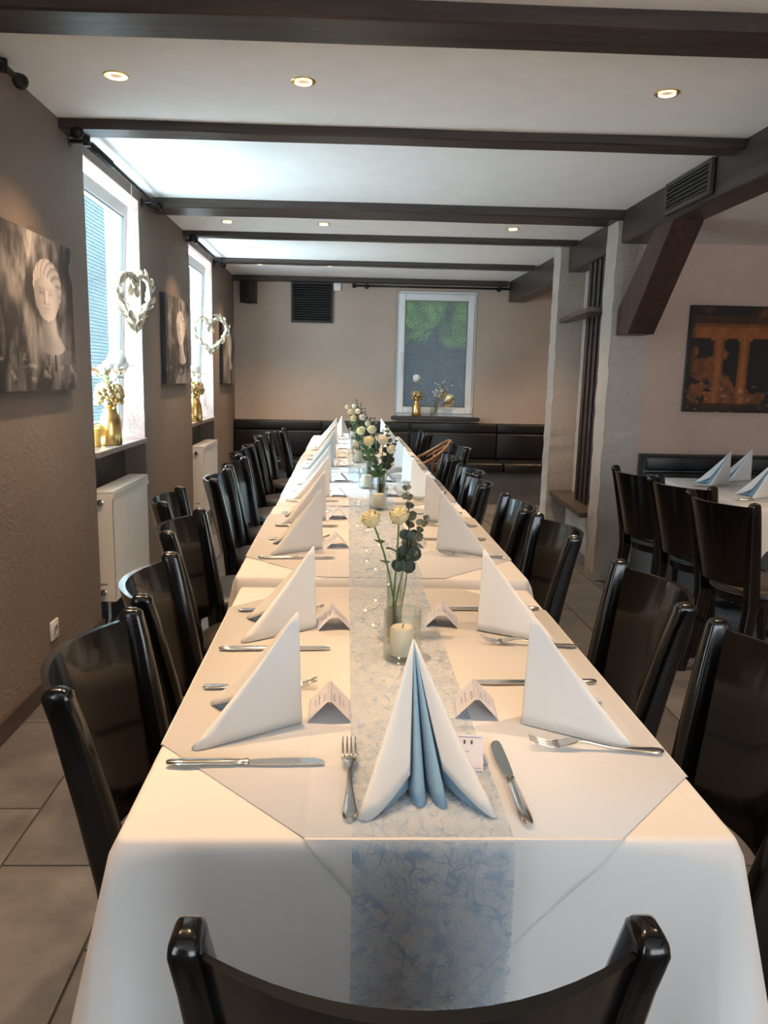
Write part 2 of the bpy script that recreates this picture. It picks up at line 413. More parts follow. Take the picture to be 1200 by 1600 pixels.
def wallmesh(name, mat, boxes, label=None):
    mb = MB()
    for lo, hi in boxes: mb.box(lo, hi)
    return struct(mb.build(name, mat), label)
TH = 0.18
W1, W2, W0 = (3.85, 4.83), (6.30, 7.36), (-1.6, -0.6)  # last span belongs to the window added behind the camera
SZ, WT = 0.94, 2.34
o = XW - TH
wallmesh('wall_left', 'plaster_taupe_shaded', [
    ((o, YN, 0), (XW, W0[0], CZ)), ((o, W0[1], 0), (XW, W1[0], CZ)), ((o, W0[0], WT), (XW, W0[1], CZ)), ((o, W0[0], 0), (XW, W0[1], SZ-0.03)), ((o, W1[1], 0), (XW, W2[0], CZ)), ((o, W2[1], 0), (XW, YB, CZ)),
    ((o, W1[0], WT), (XW, W1[1], CZ)), ((o, W2[0], WT), (XW, W2[1], CZ))], 'rough taupe plaster wall, darkened for shade, with two window niches')
for i, wv in enumerate((W1, W2)):
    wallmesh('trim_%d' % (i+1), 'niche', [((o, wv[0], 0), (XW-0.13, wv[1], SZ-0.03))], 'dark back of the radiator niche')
    mb = MB(); e = 0.004
    mb.box((o, wv[0], SZ), (XW-0.003, wv[0]+e, WT)); mb.box((o, wv[1]-e, SZ), (XW-0.003, wv[1], WT)); mb.box((o, wv[0], WT-e), (XW-0.003, wv[1], WT))
    struct(mb.build('trim_%d' % (i+3), 'plaster_reveal'), 'pale plaster window reveal')
# back wall with window opening
BX0, BX1, BZ0, BZ1 = 0.55, 1.46, 0.91, 2.29
wallmesh('wall_back', 'plaster_back', [((o, YB, 0), (BX0, YB+0.28, CZ)), ((BX1, YB, 0), (2.9, YB+0.28, CZ)), ((BX0, YB, 0), (BX1, YB+0.28, BZ0)), ((BX0, YB, BZ1), (BX1, YB+0.28, CZ))], 'beige plaster end wall')
wallmesh('wall_right', 'plaster_back', [((2.7, Y2+0.2, 0), (2.9, YB, CZ))])
# wall of the side room, with the pillar end
wallmesh('wall_side', 'plaster_rose', [((X2+0.24, Y2, 0), (XR, Y2+0.2, CZ))], 'rose beige plaster wall of the side room')
def rough_pillar(name, x0, x1, y0, y1, z1, label):
    mb = MB(); n = 36; rnd = random.Random(name)
    ring = []
    for k in range(n+1):
        z = z1*k/n; j = lambda: rnd.uniform(-0.004, 0.004)
        ring.append([(x0+j(), y0+j(), z), (x1, y0, z), (x1, y1, z), (x0+j(), y1+j(), z)])
    vs_ = [p for r in ring for p in r]; fs_ = []
    for k in range(n):
        for q in range(4): fs_.append((k*4+q, k*4+(q+1) % 4, (k+1)*4+(q+1) % 4, (k+1)*4+q))
    fs_ += [(0, 3, 2, 1), (n*4, n*4+1, n*4+2, n*4+3)]
    mb.add(vs_, fs_); return struct(mb.build(name, 'plaster_pillar'), label)
rough_pillar('wall_pillar_front', X2, X2+0.24, Y2, Y2+0.2, CZ, 'rough plaster pillar beside the knee brace')
rough_pillar('wall_pillar_rear', X2, X2+0.30, 6.37, 6.57, CZ, 'rough plaster pillar behind the slatted divider')
wallmesh('wall_divider', 'plaster_pillar', [((X2+0.17, Y2+0.2, 0), (X2+0.22, 6.37, 0.38)), ((X2+0.21, Y2+0.2, 0.38), (X2+0.24, 6.37, CZ))])
wallmesh('wall_far_right', 'plaster_rose', [((XR, YN, 0), (XR+0.2, Y2+0.2, CZ))])
# wall behind the camera, with the opening of the added wide window
NX0, NX1, NZ0, NZ1 = 0.4, 3.7, 0.4, 2.3
wallmesh('wall_near', 'plaster_back', [((o, YN-0.2, 0), (NX0, YN, CZ)), ((NX1, YN-0.2, 0), (XR+0.2, YN, CZ)), ((NX0, YN-0.2, 0), (NX1, YN, NZ0)), ((NX0, YN-0.2, NZ1), (NX1, YN, CZ))])
struct(MB().box((-1.6, YN-0.2, CZ), (XR+0.2, YB+0.3, CZ+0.1)).build('ceiling', 'ceiling_white'), 'white ceiling between dark beams')
struct(MB().box((X2+0.22, YN, 2.215), (XR, Y2, 2.26)).build('ceiling_side', 'ceiling_rose'), 'lower rose tinted ceiling of the side room')
# baseboard
struct(MB().box((XW, YN, 0), (XW+0.018, W1[0], 0.085), 0.003).build('baseboard_left', 'baseboard'), 'dark brown baseboard along the window wall')
struct(MB().box((XW, W1[1], 0), (XW+0.018, W2[0], 0.085), 0.003).build('baseboard_left', 'baseboard'), 'dark brown baseboard between the two radiators')
struct(MB().box((XW, W2[1], 0), (XW+0.018, 8.1, 0.085), 0.003).build('baseboard_left', 'baseboard'), 'dark brown baseboard beside the corner bench')

# ceiling beams
def beam_x(y0, y1, h, label, x0=XW, x1=X2+0.05):
    mb = MB(); n = 30; rnd = random.Random(int(y0*100))
    ph = [rnd.uniform(0, 6) for _ in range(4)]
    secs = []
    for k in range(n+1):
        x = x0 + (x1-x0)*k/n
        a = 0.004*math.sin(x*2.1+ph[0]) + 0.003*math.sin(x*5.3+ph[1]); b = 0.004*math.sin(x*1.7+ph[2]) + 0.002*math.sin(x*7+ph[3])
        secs.append([(x, y0+a, CZ), (x, y0+a, CZ-h+0.006+b*0.6), (x, y0+a+0.008, CZ-h+b*0.6), (x, y1-0.008+b, CZ-h+b*0.6), (x, y1+b, CZ-h+0.006+b*0.6), (x, y1+b, CZ)])
    m_ = 6; vs_ = [p for s_ in secs for p in s_]; fs_ = []
    for k in range(n):
        for q in range(m_): fs_.append((k*m_+q, k*m_+(q+1) % m_, (k+1)*m_+(q+1) % m_, (k+1)*m_+q))
    fs_ += [tuple(range(m_)), tuple(n*m_+q for q in range(m_-1, -1, -1))]
    mb.add(vs_, fs_)
    return tag(mb.build('ceiling_beam', 'beam_x', smooth='auto', angle=30), label, 'beam', 'cross beams of the ceiling')
BEAMS = [(0.30, 0.47, 0.055, 'dark ceiling beam above the head of the long table'),
         (2.41, 2.585, 0.055, 'wide dark cracked ceiling beam before the first row of spotlights'),
         (3.55, 3.675, 0.04, 'dark ceiling beam running to the slatted air vent'),
         (5.01, 5.27, 0.055, 'broad dark ceiling beam meeting the pillar by the knee brace'),
         (6.10, 6.19, 0.04, 'slim dark ceiling beam reaching the rear pillar'),
         (7.44, 7.57, 0.04, 'dark ceiling beam between the rear pillar and end wall'),
         (8.66, 8.75, 0.055, 'dark ceiling beam lying along the end wall')]
for b_ in BEAMS: beam_x(*b_)
# longitudinal beam, three lengths
def beam_y(x0, x1, y0, y1, z0, label, notch=None):
    mb = MB(); n = 20; secs = []; rnd = random.Random(label)
    for k in range(n+1):
        y = y0+(y1-y0)*k/n; a = 0.004*math.sin(y*3+x0*9)
        secs.append([(x0+a, y, CZ), (x0+a, y, z0+0.008), (x0+a+0.008, y, z0+a*0.5), (x1-0.01, y, z0+a*0.5), (x1, y, z0+0.01), (x1, y, CZ)])
    m_ = 6; vs_ = [p for s_ in secs for p in s_]; fs_ = []
    for k in range(n):
        for q in range(m_): fs_.append((k*m_+q, k*m_+(q+1) % m_, (k+1)*m_+(q+1) % m_, (k+1)*m_+q))
    fs_ += [tuple(range(m_)), tuple(n*m_+q for q in range(m_-1, -1, -1))]
    mb.add(vs_, fs_)
    return tag(mb.build('support_beam', 'beam_y', smooth='auto', angle=30), label, 'beam', 'long beam over the pillars')
beam_y(X2+0.03, X2+0.21, YN, Y2-0.001, 2.205, 'thick dark support beam carrying the knee brace')
beam_y(X2+0.07, X2+0.205, Y2+0.202, 6.368, 2.20, 'dark support beam between the two pillars')
beam_y(X2+0.09, X2+0.27, 6.572, YB, 2.185, 'dark support beam from the rear pillar to the end wall')
tag(MB().prism([(4.84, 1.635), (5.045, 1.635), (5.045, 1.80), (4.52, 2.207), (4.27, 2.207)], X2+0.035, X2+0.20, 0).build('knee_brace', 'beam_red'), 'dark red brown diagonal brace between pillar and beam', 'brace')
# slatted divider, bench sill and shelf between the pillars
t = thing('slat_divider', 'dark wooden divider of upright slats between the pillars', 'divider', (0, 0, 0))
for k in range(6):
    y = 5.30 + k*0.105
    MB().box((X2+0.085, y, 0.431), (X2+0.13, y+0.05, 2.199), 0.004).build('slat', 'slat_wood', t)
tag(MB().prism([(X2+0.02, 6.365), (X2+0.205, 6.365), (X2+0.205, 5.255), (X2-0.06, 5.255)], 0.395, 0.43, 2).build('divider_sill', 'sill_wood'), 'low brown wooden ledge under the slatted divider', 'ledge')
tag(MB().prism([(X2+0.02, 6.365), (X2+0.08, 6.365), (X2+0.08, 5.255), (X2-0.09, 5.255), (X2-0.07, 5.6)], 1.80, 1.83, 2).build('divider_shelf', 'sill_wood'), 'brown wooden shelf high up between the pillars', 'shelf')

# ------------------------------------------------------------------ windows
def tilt_window(n, wv, label, pane='glass_frost_x'):
    xf = XW - 0.18
    t = thing('window_%d' % n, label, None, kind='structure')
    y0, y1 = wv[0]+0.006, wv[1]-0.006; z0, z1 = SZ+0.002, WT-0.006; fw = 0.032
    mb = MB()
    for lo, hi in (((xf-0.012, y0, z0), (xf, y0+fw, z1)), ((xf-0.012, y1-fw, z0), (xf, y1, z1)), ((xf-0.012, y0+fw, z0), (xf, y1-fw, z0+fw)), ((xf-0.012, y0+fw, z1-fw), (xf, y1-fw, z1))): mb.box(lo, hi, 0.004)
    mb.build('window_frame', 'white_pvc', t)
    # sash tilted inwards at the top
    s = bpy.data.objects.new('sash', None)
    mb = MB(); a0, a1 = y0+0.035, y1-0.035; b1 = z1-z0-0.07; sw = 0.075
    for lo, hi in (((0, a0, 0), (0.055, a0+sw, b1)), ((0, a1-sw, 0), (0.055, a1, b1)), ((0, a0+sw, 0), (0.055, a1-sw, sw)), ((0, a0+sw, b1-sw), (0.055, a1-sw, b1))): mb.box(lo, hi, 0.006)
    sash = mb.build('sash', 'white_pvc', t); sash.location = (xf+0.002, 0, z0+0.04); sash.rotation_euler = (0, math.radians(3.2), 0)
    mb = MB(); e = 0.006
    for lo, hi in (((0.035, a0+sw, sw), (0.05, a0+sw+e, b1-sw)), ((0.035, a1-sw-e, sw), (0.05, a1-sw, b1-sw)), ((0.035, a0+sw+e, sw), (0.05, a1-sw-e, sw+e)), ((0.035, a0+sw+e, b1-sw-e), (0.05, a1-sw-e, b1-sw))): mb.box(lo, hi)
    mb.build('gasket', 'grey_gasket', sash)
    MB().box((0.003, a0+sw-0.005, sw-0.005), (0.008, a1-sw+0.005, b1-sw+0.005)).build('pane', pane, sash)
    mb = MB().box((0.055, a0+0.025, 0.60), (0.066, a0+0.052, 0.70), 0.004).box((0.066, a0+0.03, 0.645), (0.10, a0+0.045, 0.66), 0.003).box((0.09, a0+0.028, 0.645), (0.102, a0+0.046, 0.78), 0.004)
    mb.build('handle', 'white_enamel', sash)
    return t
tilt_window(1, W1, 'white framed frosted window tilted open above the radiator')
tilt_window(2, W2, 'white framed frosted window nearer the corner bench')
tilt_window(5, W0, 'white framed window added behind the camera for more light', 'glass_side')  # unseen left wall window, added to raise the room's brightness
t = thing('window_3', 'white framed patterned glass window in the end wall', None, kind='structure')
mb = MB(); yq = YB + 0.04; fw = 0.05
for lo, hi in (((BX0+.002, yq, BZ0+.002), (BX0+fw, yq+0.07, BZ1-.002)), ((BX1-fw, yq, BZ0+.002), (BX1-.002, yq+0.07, BZ1-.002)), ((BX0+fw, yq, BZ0+.002), (BX1-fw, yq+0.07, BZ0+fw)), ((BX0+fw, yq, BZ1-fw), (BX1-fw, yq+0.07, BZ1-.002))): mb.box(lo, hi, 0.005)
mb.build('window_frame', 'white_pvc', t)
mb = MB(); yq -= 0.025; a0, a1, b0, b1, sw = BX0+0.03, BX1-0.03, BZ0+0.03, BZ1-0.03, 0.075
for lo, hi in (((a0, yq, b0), (a0+sw, yq+0.05, b1)), ((a1-sw, yq, b0), (a1, yq+0.05, b1)), ((a0+sw, yq, b0), (a1-sw, yq+0.05, b0+sw)), ((a0+sw, yq, b1-sw), (a1-sw, yq+0.05, b1))): mb.box(lo, hi, 0.008)
sash = mb.build('sash', 'white_pvc', t)
mb = MB(); e = 0.007
for lo, hi in (((a0+sw, yq+.01, b0+sw), (a0+sw+e, yq+.03, b1-sw)), ((a1-sw-e, yq+.01, b0+sw), (a1-sw, yq+.03, b1-sw)), ((a0+sw, yq+.01, b0+sw), (a1-sw, yq+.03, b0+sw+e)), ((a0+sw, yq+.01, b1-sw-e), (a1-sw, yq+.03, b1-sw))): mb.box(lo, hi)
mb.build('gasket', 'grey_gasket', sash)
MB().box((a0+sw-.005, yq+0.024, b0+sw-.005), (a1-sw+.005, yq+0.030, b1-sw+.005)).build('pane', 'glass_frost_y', sash)
MB().box((a0+0.02, yq-0.012, 1.52), (a0+0.045, yq, 1.62), 0.003).box((a0+0.025, yq-0.04, 1.50), (a0+0.04, yq-0.012, 1.515), 0.003).box((a0+0.022, yq-0.045, 1.38), (a0+0.043, yq-0.033, 1.515), 0.004).build('handle', 'white_enamel', sash)
mb = MB()
for z in (0.99, 2.2): mb.tube([(a1+0.004, yq-0.004, z-0.03), (a1+0.004, yq-0.004, z+0.03)], 0.008, 8)
mb.build('hinge', 'white_enamel', sash)
# wide unseen window, added behind the camera to brighten ceiling and walls
t = thing('window_4', 'wide white framed window added behind the camera for more light', None, kind='structure')
mb = MB()
for lo, hi in (((NX0, YN-0.15, NZ0), (NX0+0.06, YN-0.09, NZ1)), ((NX1-0.06, YN-0.15, NZ0), (NX1, YN-0.09, NZ1)), ((NX0, YN-0.15, NZ0), (NX1, YN-0.09, NZ0+0.06)), ((NX0, YN-0.15, NZ1-0.06), (NX1, YN-0.09, NZ1)), ((1.45, YN-0.15, NZ0), (1.55, YN-0.09, NZ1)), ((2.55, YN-0.15, NZ0), (2.65, YN-0.09, NZ1))): mb.box(lo, hi)
mb.build('window_frame', 'white_pvc', t)
MB().box((NX0+0.05, YN-0.125, NZ0+0.05), (NX1-0.05, YN-0.12, NZ1-0.05)).build('pane', 'glass_clear', t)
# sills
struct(MB().box((XW-0.178, W1[0]+.003, SZ-0.03), (XW+0.012, W1[1]-.003, SZ), 0.004).build('trim_5', 'stone_sill'), 'brown stone sill of the tilted window')
struct(MB().box((XW-0.178, W2[0]+.003, SZ-0.03), (XW+0.012, W2[1]-.003, SZ), 0.004).build('trim_6', 'stone_sill'), 'brown stone sill nearer the corner bench')
struct(MB().box((0.52, YB-0.13, BZ0-0.035), (1.51, YB+0.015, BZ0), 0.004).build('trim_7', 'black_sill'), 'black window sill above the bench')
# outside
def blob(name, c, r, mat, sq, label, cat):
    rnd = random.Random(name); mb = MB()
    for k in range(44):
        p = (c[0]+rnd.uniform(-1, 1)*sq[0], c[1]+rnd.uniform(-0.5, 0.5), c[2]+rnd.uniform(-1, 1)*sq[2])
        mb.sphere(p, r*rnd.uniform(.5, 1), 10, 7, disp=0.2, rnd=rnd)
    return tag(mb.build(name, mat), label, cat)
blob('garden_tree', (1.9, 12.4, 2.75), 0.45, 'foliage_out', (1.1, 1, 0.55), 'green tree crown outside the end wall window', 'tree')
tag(MB().box((-1.0, 13.2, -0.05), (6, 13.4, 3.3)).box((-1.0, 13.15, 3.3), (6, 13.45, 3.38)).build('garden_wall', 'render_out'), 'grey garden wall outside the end wall window', 'wall')

mb = MB().box((-9.0, 7.78, -0.05), (-1.56, 8.0, 4.6)).box((-9.0, 7.70, 4.6), (-1.56, 8.05, 4.75))  # wing added outdoors so the left panes show some colour
for k in range(5): mb.box((-8.2+k*1.3, 7.76, 1.0), (-7.5+k*1.3, 7.79, 2.2))
tag(mb.build('added_wing', 'added_wing_dark'), 'dark blue grey building wing added outside to tone the tilted windows', 'building')
# ------------------------------------------------------------------ recessed spotlights
proto = thing('recessed_spotlight', 'x', 'spotlight', (0, 0, CZ))
MB().lathe([(0.031, -0.002), (0.043, -0.003), (0.046, -0.0005), (0.046, 0.0)], 28, cap0=False, cap1=False).build('trim_ring', 'gold', proto, smooth='auto')
MB().lathe([(0.0315, -0.002), (0.024, 0.0035), (0.0, 0.004)], 28, (0, 0, -0.0035), cap0=False, cap1=False).build('bulb', 'bulb_glow', proto, smooth=True)
ld = bpy.data.lights.new('spot', 'SPOT'); ld.energy = SPOT_W; ld.color = SPOT_COL; ld.spot_size = math.radians(100); ld.spot_blend = 1.0; ld.shadow_soft_size = 0.03
lo_ = bpy.data.objects.new('spot_beam', ld); COL.objects.link(lo_); lo_.parent = proto; lo_.location = (0, 0, -0.012)
used = []
ROWS = [(-2.3, 'beside the added wide window'), (1.38, 'above the head of the long table'), (3.05, 'between the cracked beam and the vent beam'), (5.72, 'just past the pillar beam'), (7.79, 'nearest the end wall')]
for yy, rl in ROWS:
    for xx, cl in ((-0.85, 'on the window side'), (-0.17, 'over the table'), (1.18, 'on the pillar side')):
        place(proto, used, (xx, yy, CZ), 0, 'glowing recessed ceiling spotlight %s, %s' % (rl, cl), 'ceiling spotlights')
for yy in (6.9, 7.79):  # unseen spots added to lighten the right part of the end wall
    place(proto, used, (2.35, yy, CZ), 0, 'added recessed ceiling spotlight behind the rear pillar, %s the end wall' % ('nearer' if yy > 7 else 'farther from'), 'ceiling spotlights')
for yy in (-0.5, 3.0):
    place(proto, used, (2.9, yy, 2.215), 0, 'recessed spotlight in the side room ceiling %s' % ('above its set table' if yy > 0 else 'away from its set table'), 'side room spotlights')

# ------------------------------------------------------------------ vents, speaker, outlet, rods
t = thing('beam_vent', 'brown slatted air vent fixed on the support beam', 'vent', (X2+0.028, 4.09, 2.315))
mb = MB()
hw, hh = 0.27, 0.082
for lo, hi in (((-0.02, -hw, -hh), (0, -hw+0.025, hh)), ((-0.02, hw-0.025, -hh), (0, hw, hh)), ((-0.02, -hw+.025, -hh), (0, hw-.025, -hh+0.02)), ((-0.02, -hw+.025, hh-0.02), (0, hw-.025, hh))): mb.box(lo, hi, 0.002)
mb.build('frame', 'vent_brown', t)
MB().box((-0.004, -hw+.02, -hh+.015), (-0.001, hw-.02, hh-.015)).build('backing', 'vent_dark', t)
for k in range(6):
    z = -0.052 + k*0.0208
    MB().prism([(-0.018, z-0.004), (-0.005, z+0.006), (-0.005, z+0.010), (-0.018, z+0.002)], -hw+.025, hw-.025, 1).build('slat', 'vent_brown', t)
t = thing('wall_vent', 'large dark louvred vent high on the end wall', 'vent', (-0.38, YB-0.001, 2.13))
mb = MB(); hw, hh = 0.23, 0.215
for lo, hi in (((-hw, -0.03, -hh), (-hw+0.02, 0, hh)), ((hw-0.02, -0.03, -hh), (hw, 0, hh)), ((-hw+.02, -0.03, -hh), (hw-.02, 0, -hh+0.02)), ((-hw+.02, -0.03, hh-0.02), (hw-.02, 0, hh))): mb.box(lo, hi)
mb.build('frame', 'vent_dark', t)
MB().box((-hw+.015, -0.006, -hh+.015), (hw-.015, -0.002, hh-.015)).build('backing', 'vent_dark', t)
for k in range(15):
    z = -0.182 + k*0.026
    MB().prism([(-0.028, z-0.010), (-0.008, z+0.008), (-0.008, z+0.012), (-0.028, z-0.006)], -hw+.02, hw-.02, 0).build('slat', 'vent_dark', t)
t = thing('loudspeaker', 'small black loudspeaker in the corner above the bench', 'loudspeaker', (-1.05, YB-0.15, 2.22), -0.25)
MB().prism([(-0.085, -0.06), (0.085, -0.06), (0.06, 0.08), (-0.06, 0.08)], -0.12, 0.12, 2).build('housing', 'black_plastic', t)
MB().box((-0.078, -0.068, -0.11), (0.078, -0.058, 0.11), 0.006, 2).build('grille', 'vent_dark', t, smooth='auto')
MB().box((-0.012, -0.0695, -0.098), (0.012, -0.067, -0.088)).build('badge', 'steel', t)
MB().tube([(0, 0.075, 0), (0.01, 0.11, 0), (0.012, 0.145, 0.0)], 0.012, 8).build('bracket', 'black_plastic', t)
tag(MB().box((-0.145, YB-0.025, 2.265), (-0.065, YB-0.001, 2.345), 0.006, 2).build('junction_box', 'white_enamel', smooth='auto'), 'small white box beside the dark louvred vent', 'box')
t = thing('power_outlet', 'white power outlet low on the window wall', 'outlet', (XW, 3.2, 0.245), 0)
MB().box((0, -0.041, -0.041), (0.010, 0.041, 0.041), 0.003, 2).build('plate', 'white_enamel', t, smooth='auto')
o1 = MB().lathe([(0.021, 0), (0.021, 0.004), (0.018, 0.004), (0.018, 0.001), (0.0, 0.001)], 24).build('socket', 'grey_plastic', t, smooth='auto'); o1.rotation_euler = (0, PI/2, 0); o1.location = (0.010, 0, 0)
def rod(p0, p1, label, dirn, wall):
    p0, p1 = Vector(p0), Vector(p1); t = thing('curtain_rod', label, 'curtain rod')
    MB().tube([p0, p1], 0.011, 10).build('rod', 'dark_metal', t, smooth=True)
    d = (p1-p0).normalized()
    for p, s in ((p0, -1), (p1, 1)):
        mb = MB(); q = [p + d*s*x for x in (0.0, 0.012, 0.014, 0.03, 0.05, 0.06, 0.064)]
        mb.tube(q, [0.013, 0.018, 0.012, 0.024, 0.028, 0.018, 0.004], 12); mb.build('finial', 'dark_metal', t, smooth=True)
    for f in (0.06, 0.94):
        p = p0.lerp(p1, f); mb = MB()
        mb.tube([p + Vector((0, 0, -0.02)), p + Vector((0, 0, 0.02))], 0.016, 10)
        e = p + Vector(wall); mb.tube([p, e], 0.009, 8); mb.tube([e - Vector(wall)*0.05, e], 0.026, 12)
        mb.build('bracket', 'dark_metal', t, smooth='auto')
    return t
r1 = rod((XW+0.075, 3.60, 2.345), (XW+0.075, 4.98, 2.345), 'dark curtain rod above the tilted window', 1, (-0.074, 0, 0))
mb = MB()
for k in range(14):
    y = 3.74 + k*0.022; pts = [(XW+0.075+0.017*math.cos(a), y, 2.342+0.017*math.sin(a)) for a in [2*PI*i/10 for i in range(11)]]; mb.tube(pts, 0.002, 5)
mb.build('curtain_rings', 'dark_metal', r1)
rod((XW+0.075, 6.13, 2.345), (XW+0.075, 7.52, 2.345), 'dark curtain rod on the window wall nearer the bench', 1, (-0.074, 0, 0))
rod((XW+0.075, 1.30, 2.345), (XW+0.075, 2.93, 2.345), 'dark curtain rod ending above the canvas farthest from the bench', 1, (-0.074, 0, 0))
rod((0.12, YB-0.085, 2.315), (1.78, YB-0.085, 2.315), 'thin dark curtain rod across the end wall window', 1, (0, 0.084, 0))

# ------------------------------------------------------------------ radiators
def radiator(y0, y1, label):
    t = thing('radiator', label, 'radiator', (XW-0.04, (y0+y1)/2, 0.165))
    h = 0.565; hy = (y1-y0)/2
    mb = MB(); n = int((y1-y0)/0.033)
    # ribbed front panel
    vs_ = []; fs_ = []
    for i in range(n*4+1):
        y = -hy + 0.012 + (2*hy-0.024)*i/(n*4); d = 0.108 + (0.004 if i % 4 in (1, 2) else 0.0)
        vs_ += [(d, y, 0.012), (d, y, h-0.03)]
    for i in range(n*4): fs_.append((2*i, 2*i+2, 2*i+3, 2*i+1))
    mb.add(vs_, fs_); mb.build('front_panel', 'white_enamel', t)
    mb = MB().box((0.0, -hy, 0), (0.106, -hy+0.012, h), 0.002).box((0.0, hy-0.012, 0), (0.106, hy, h), 0.002)
    mb.box((0.0, -hy+.012, 0.0), (0.108, hy-.012, 0.012)).box((0, -hy+0.012, 0.012), (0.012, hy-0.012, h-0.012)); mb.build('side_cover', 'white_enamel', t)
    MB().box((0.0, -hy, h), (0.112, hy, h+0.014), 0.004, 2).box((0.104, -hy+.003, h-0.03), (0.113, hy-.003, h), 0.001).build('top_grille', 'white_enamel', t, smooth='auto')
    for k in range(n):
        y = -hy + 0.03 + k*(2*hy-0.06)/max(1, n-1)
        MB().box((0.1085, y-0.003, 0.035), (0.1135, y+0.003, 0.041)).build('spot_weld', 'white_pvc', t)
    for z in (0.05, h-0.045):
        o_ = MB().lathe([(0.017, 0), (0.017, 0.008), (0.011, 0.010), (0.011, 0.016), (0.0, 0.016)], 16).build('plug', 'steel', t, smooth='auto')
        o_.rotation_euler = (PI/2, 0, 0); o_.location = (0.05, -hy, z)
    MB().box((0.03, -hy-0.0015, 0.09), (0.07, -hy, 0.10)).build('type_label', 'grey_plastic', t)
    o_ = MB().lathe([(0.009, 0), (0.009, 0.03), (0.02, 0.032), (0.022, 0.05), (0.022, 0.075), (0.017, 0.085), (0.0, 0.086)], 16).build('thermostat', 'white_enamel', t, smooth='auto')
    o_.rotation_euler = (-PI/2, 0, 0); o_.location = (0.075, hy, h-0.045)
    for y in (-hy*0.7, hy*0.7): MB().tube([(0.04, y, 0.0), (0.04, y, -0.12), (0.03, y, -0.163)], 0.009, 8).build('pipe', 'white_enamel', t, smooth=True)
    return t
radiator(3.875, 4.58, 'white panel radiator in the niche under the tilted window')
radiator(6.42, 7.12, 'white panel radiator in the niche nearer the bench')

# ------------------------------------------------------------------ canvases
def noise2(x, y, s):
    def h(i, j):
        n = (i*374761393 + j*668265263 + s*1442695041) & 0xffffffff; n = ((n ^ (n >> 13))*1274126177) & 0xffffffff
        return ((n ^ (n >> 16)) & 0xffff)/65535.0
    xi, yi = math.floor(x), math.floor(y); fx, fy = x-xi, y-yi
    fx = fx*fx*(3-2*fx); fy = fy*fy*(3-2*fy)
    return (h(xi, yi)*(1-fx)+h(xi+1, yi)*fx)*(1-fy) + (h(xi, yi+1)*(1-fx)+h(xi+1, yi+1)*fx)*fy
def fbm(x, y, s, o=4):
    a, v, t_ = 0.5, 0, 0
    for k in range(o): v += a*noise2(x, y, s+k); t_ += a; x *= 2.03; y *= 2.03; a *= 0.55
    return v/t_
def sm(a, b, x): x = max(0, min(1, (x-a)/(b-a))); return x*x*(3-2*x)
def canvas(name, wd, ht, fn, nu, nv, label, loc, rz):
    # body box plus a print on its front; local x right, z up, front faces -y
    t = thing(name, label, 'picture', loc, rz)
    MB().box((-wd/2, -0.030, 0), (wd/2, 0, ht), 0.002).build('stretched_canvas', 'canvas_edge', t)
    mb = MB().grid(lambda u, v: (-wd/2+wd*u, -0.0315, ht*v), nu, nv); o_ = mb.build('print', 'canvas_print', t)
    me = o_.data; ca = me.color_attributes.new('print', 'FLOAT_COLOR', 'POINT')
    for i, v in enumerate(me.vertices):
        ca.data[i].color = (*fn((v.co.x+wd/2)/wd, v.co.z/ht), 1)
    return t
simple('canvas_edge', (0.03, 0.03, 0.035), 0.7, noise=0.4, nscale=12)
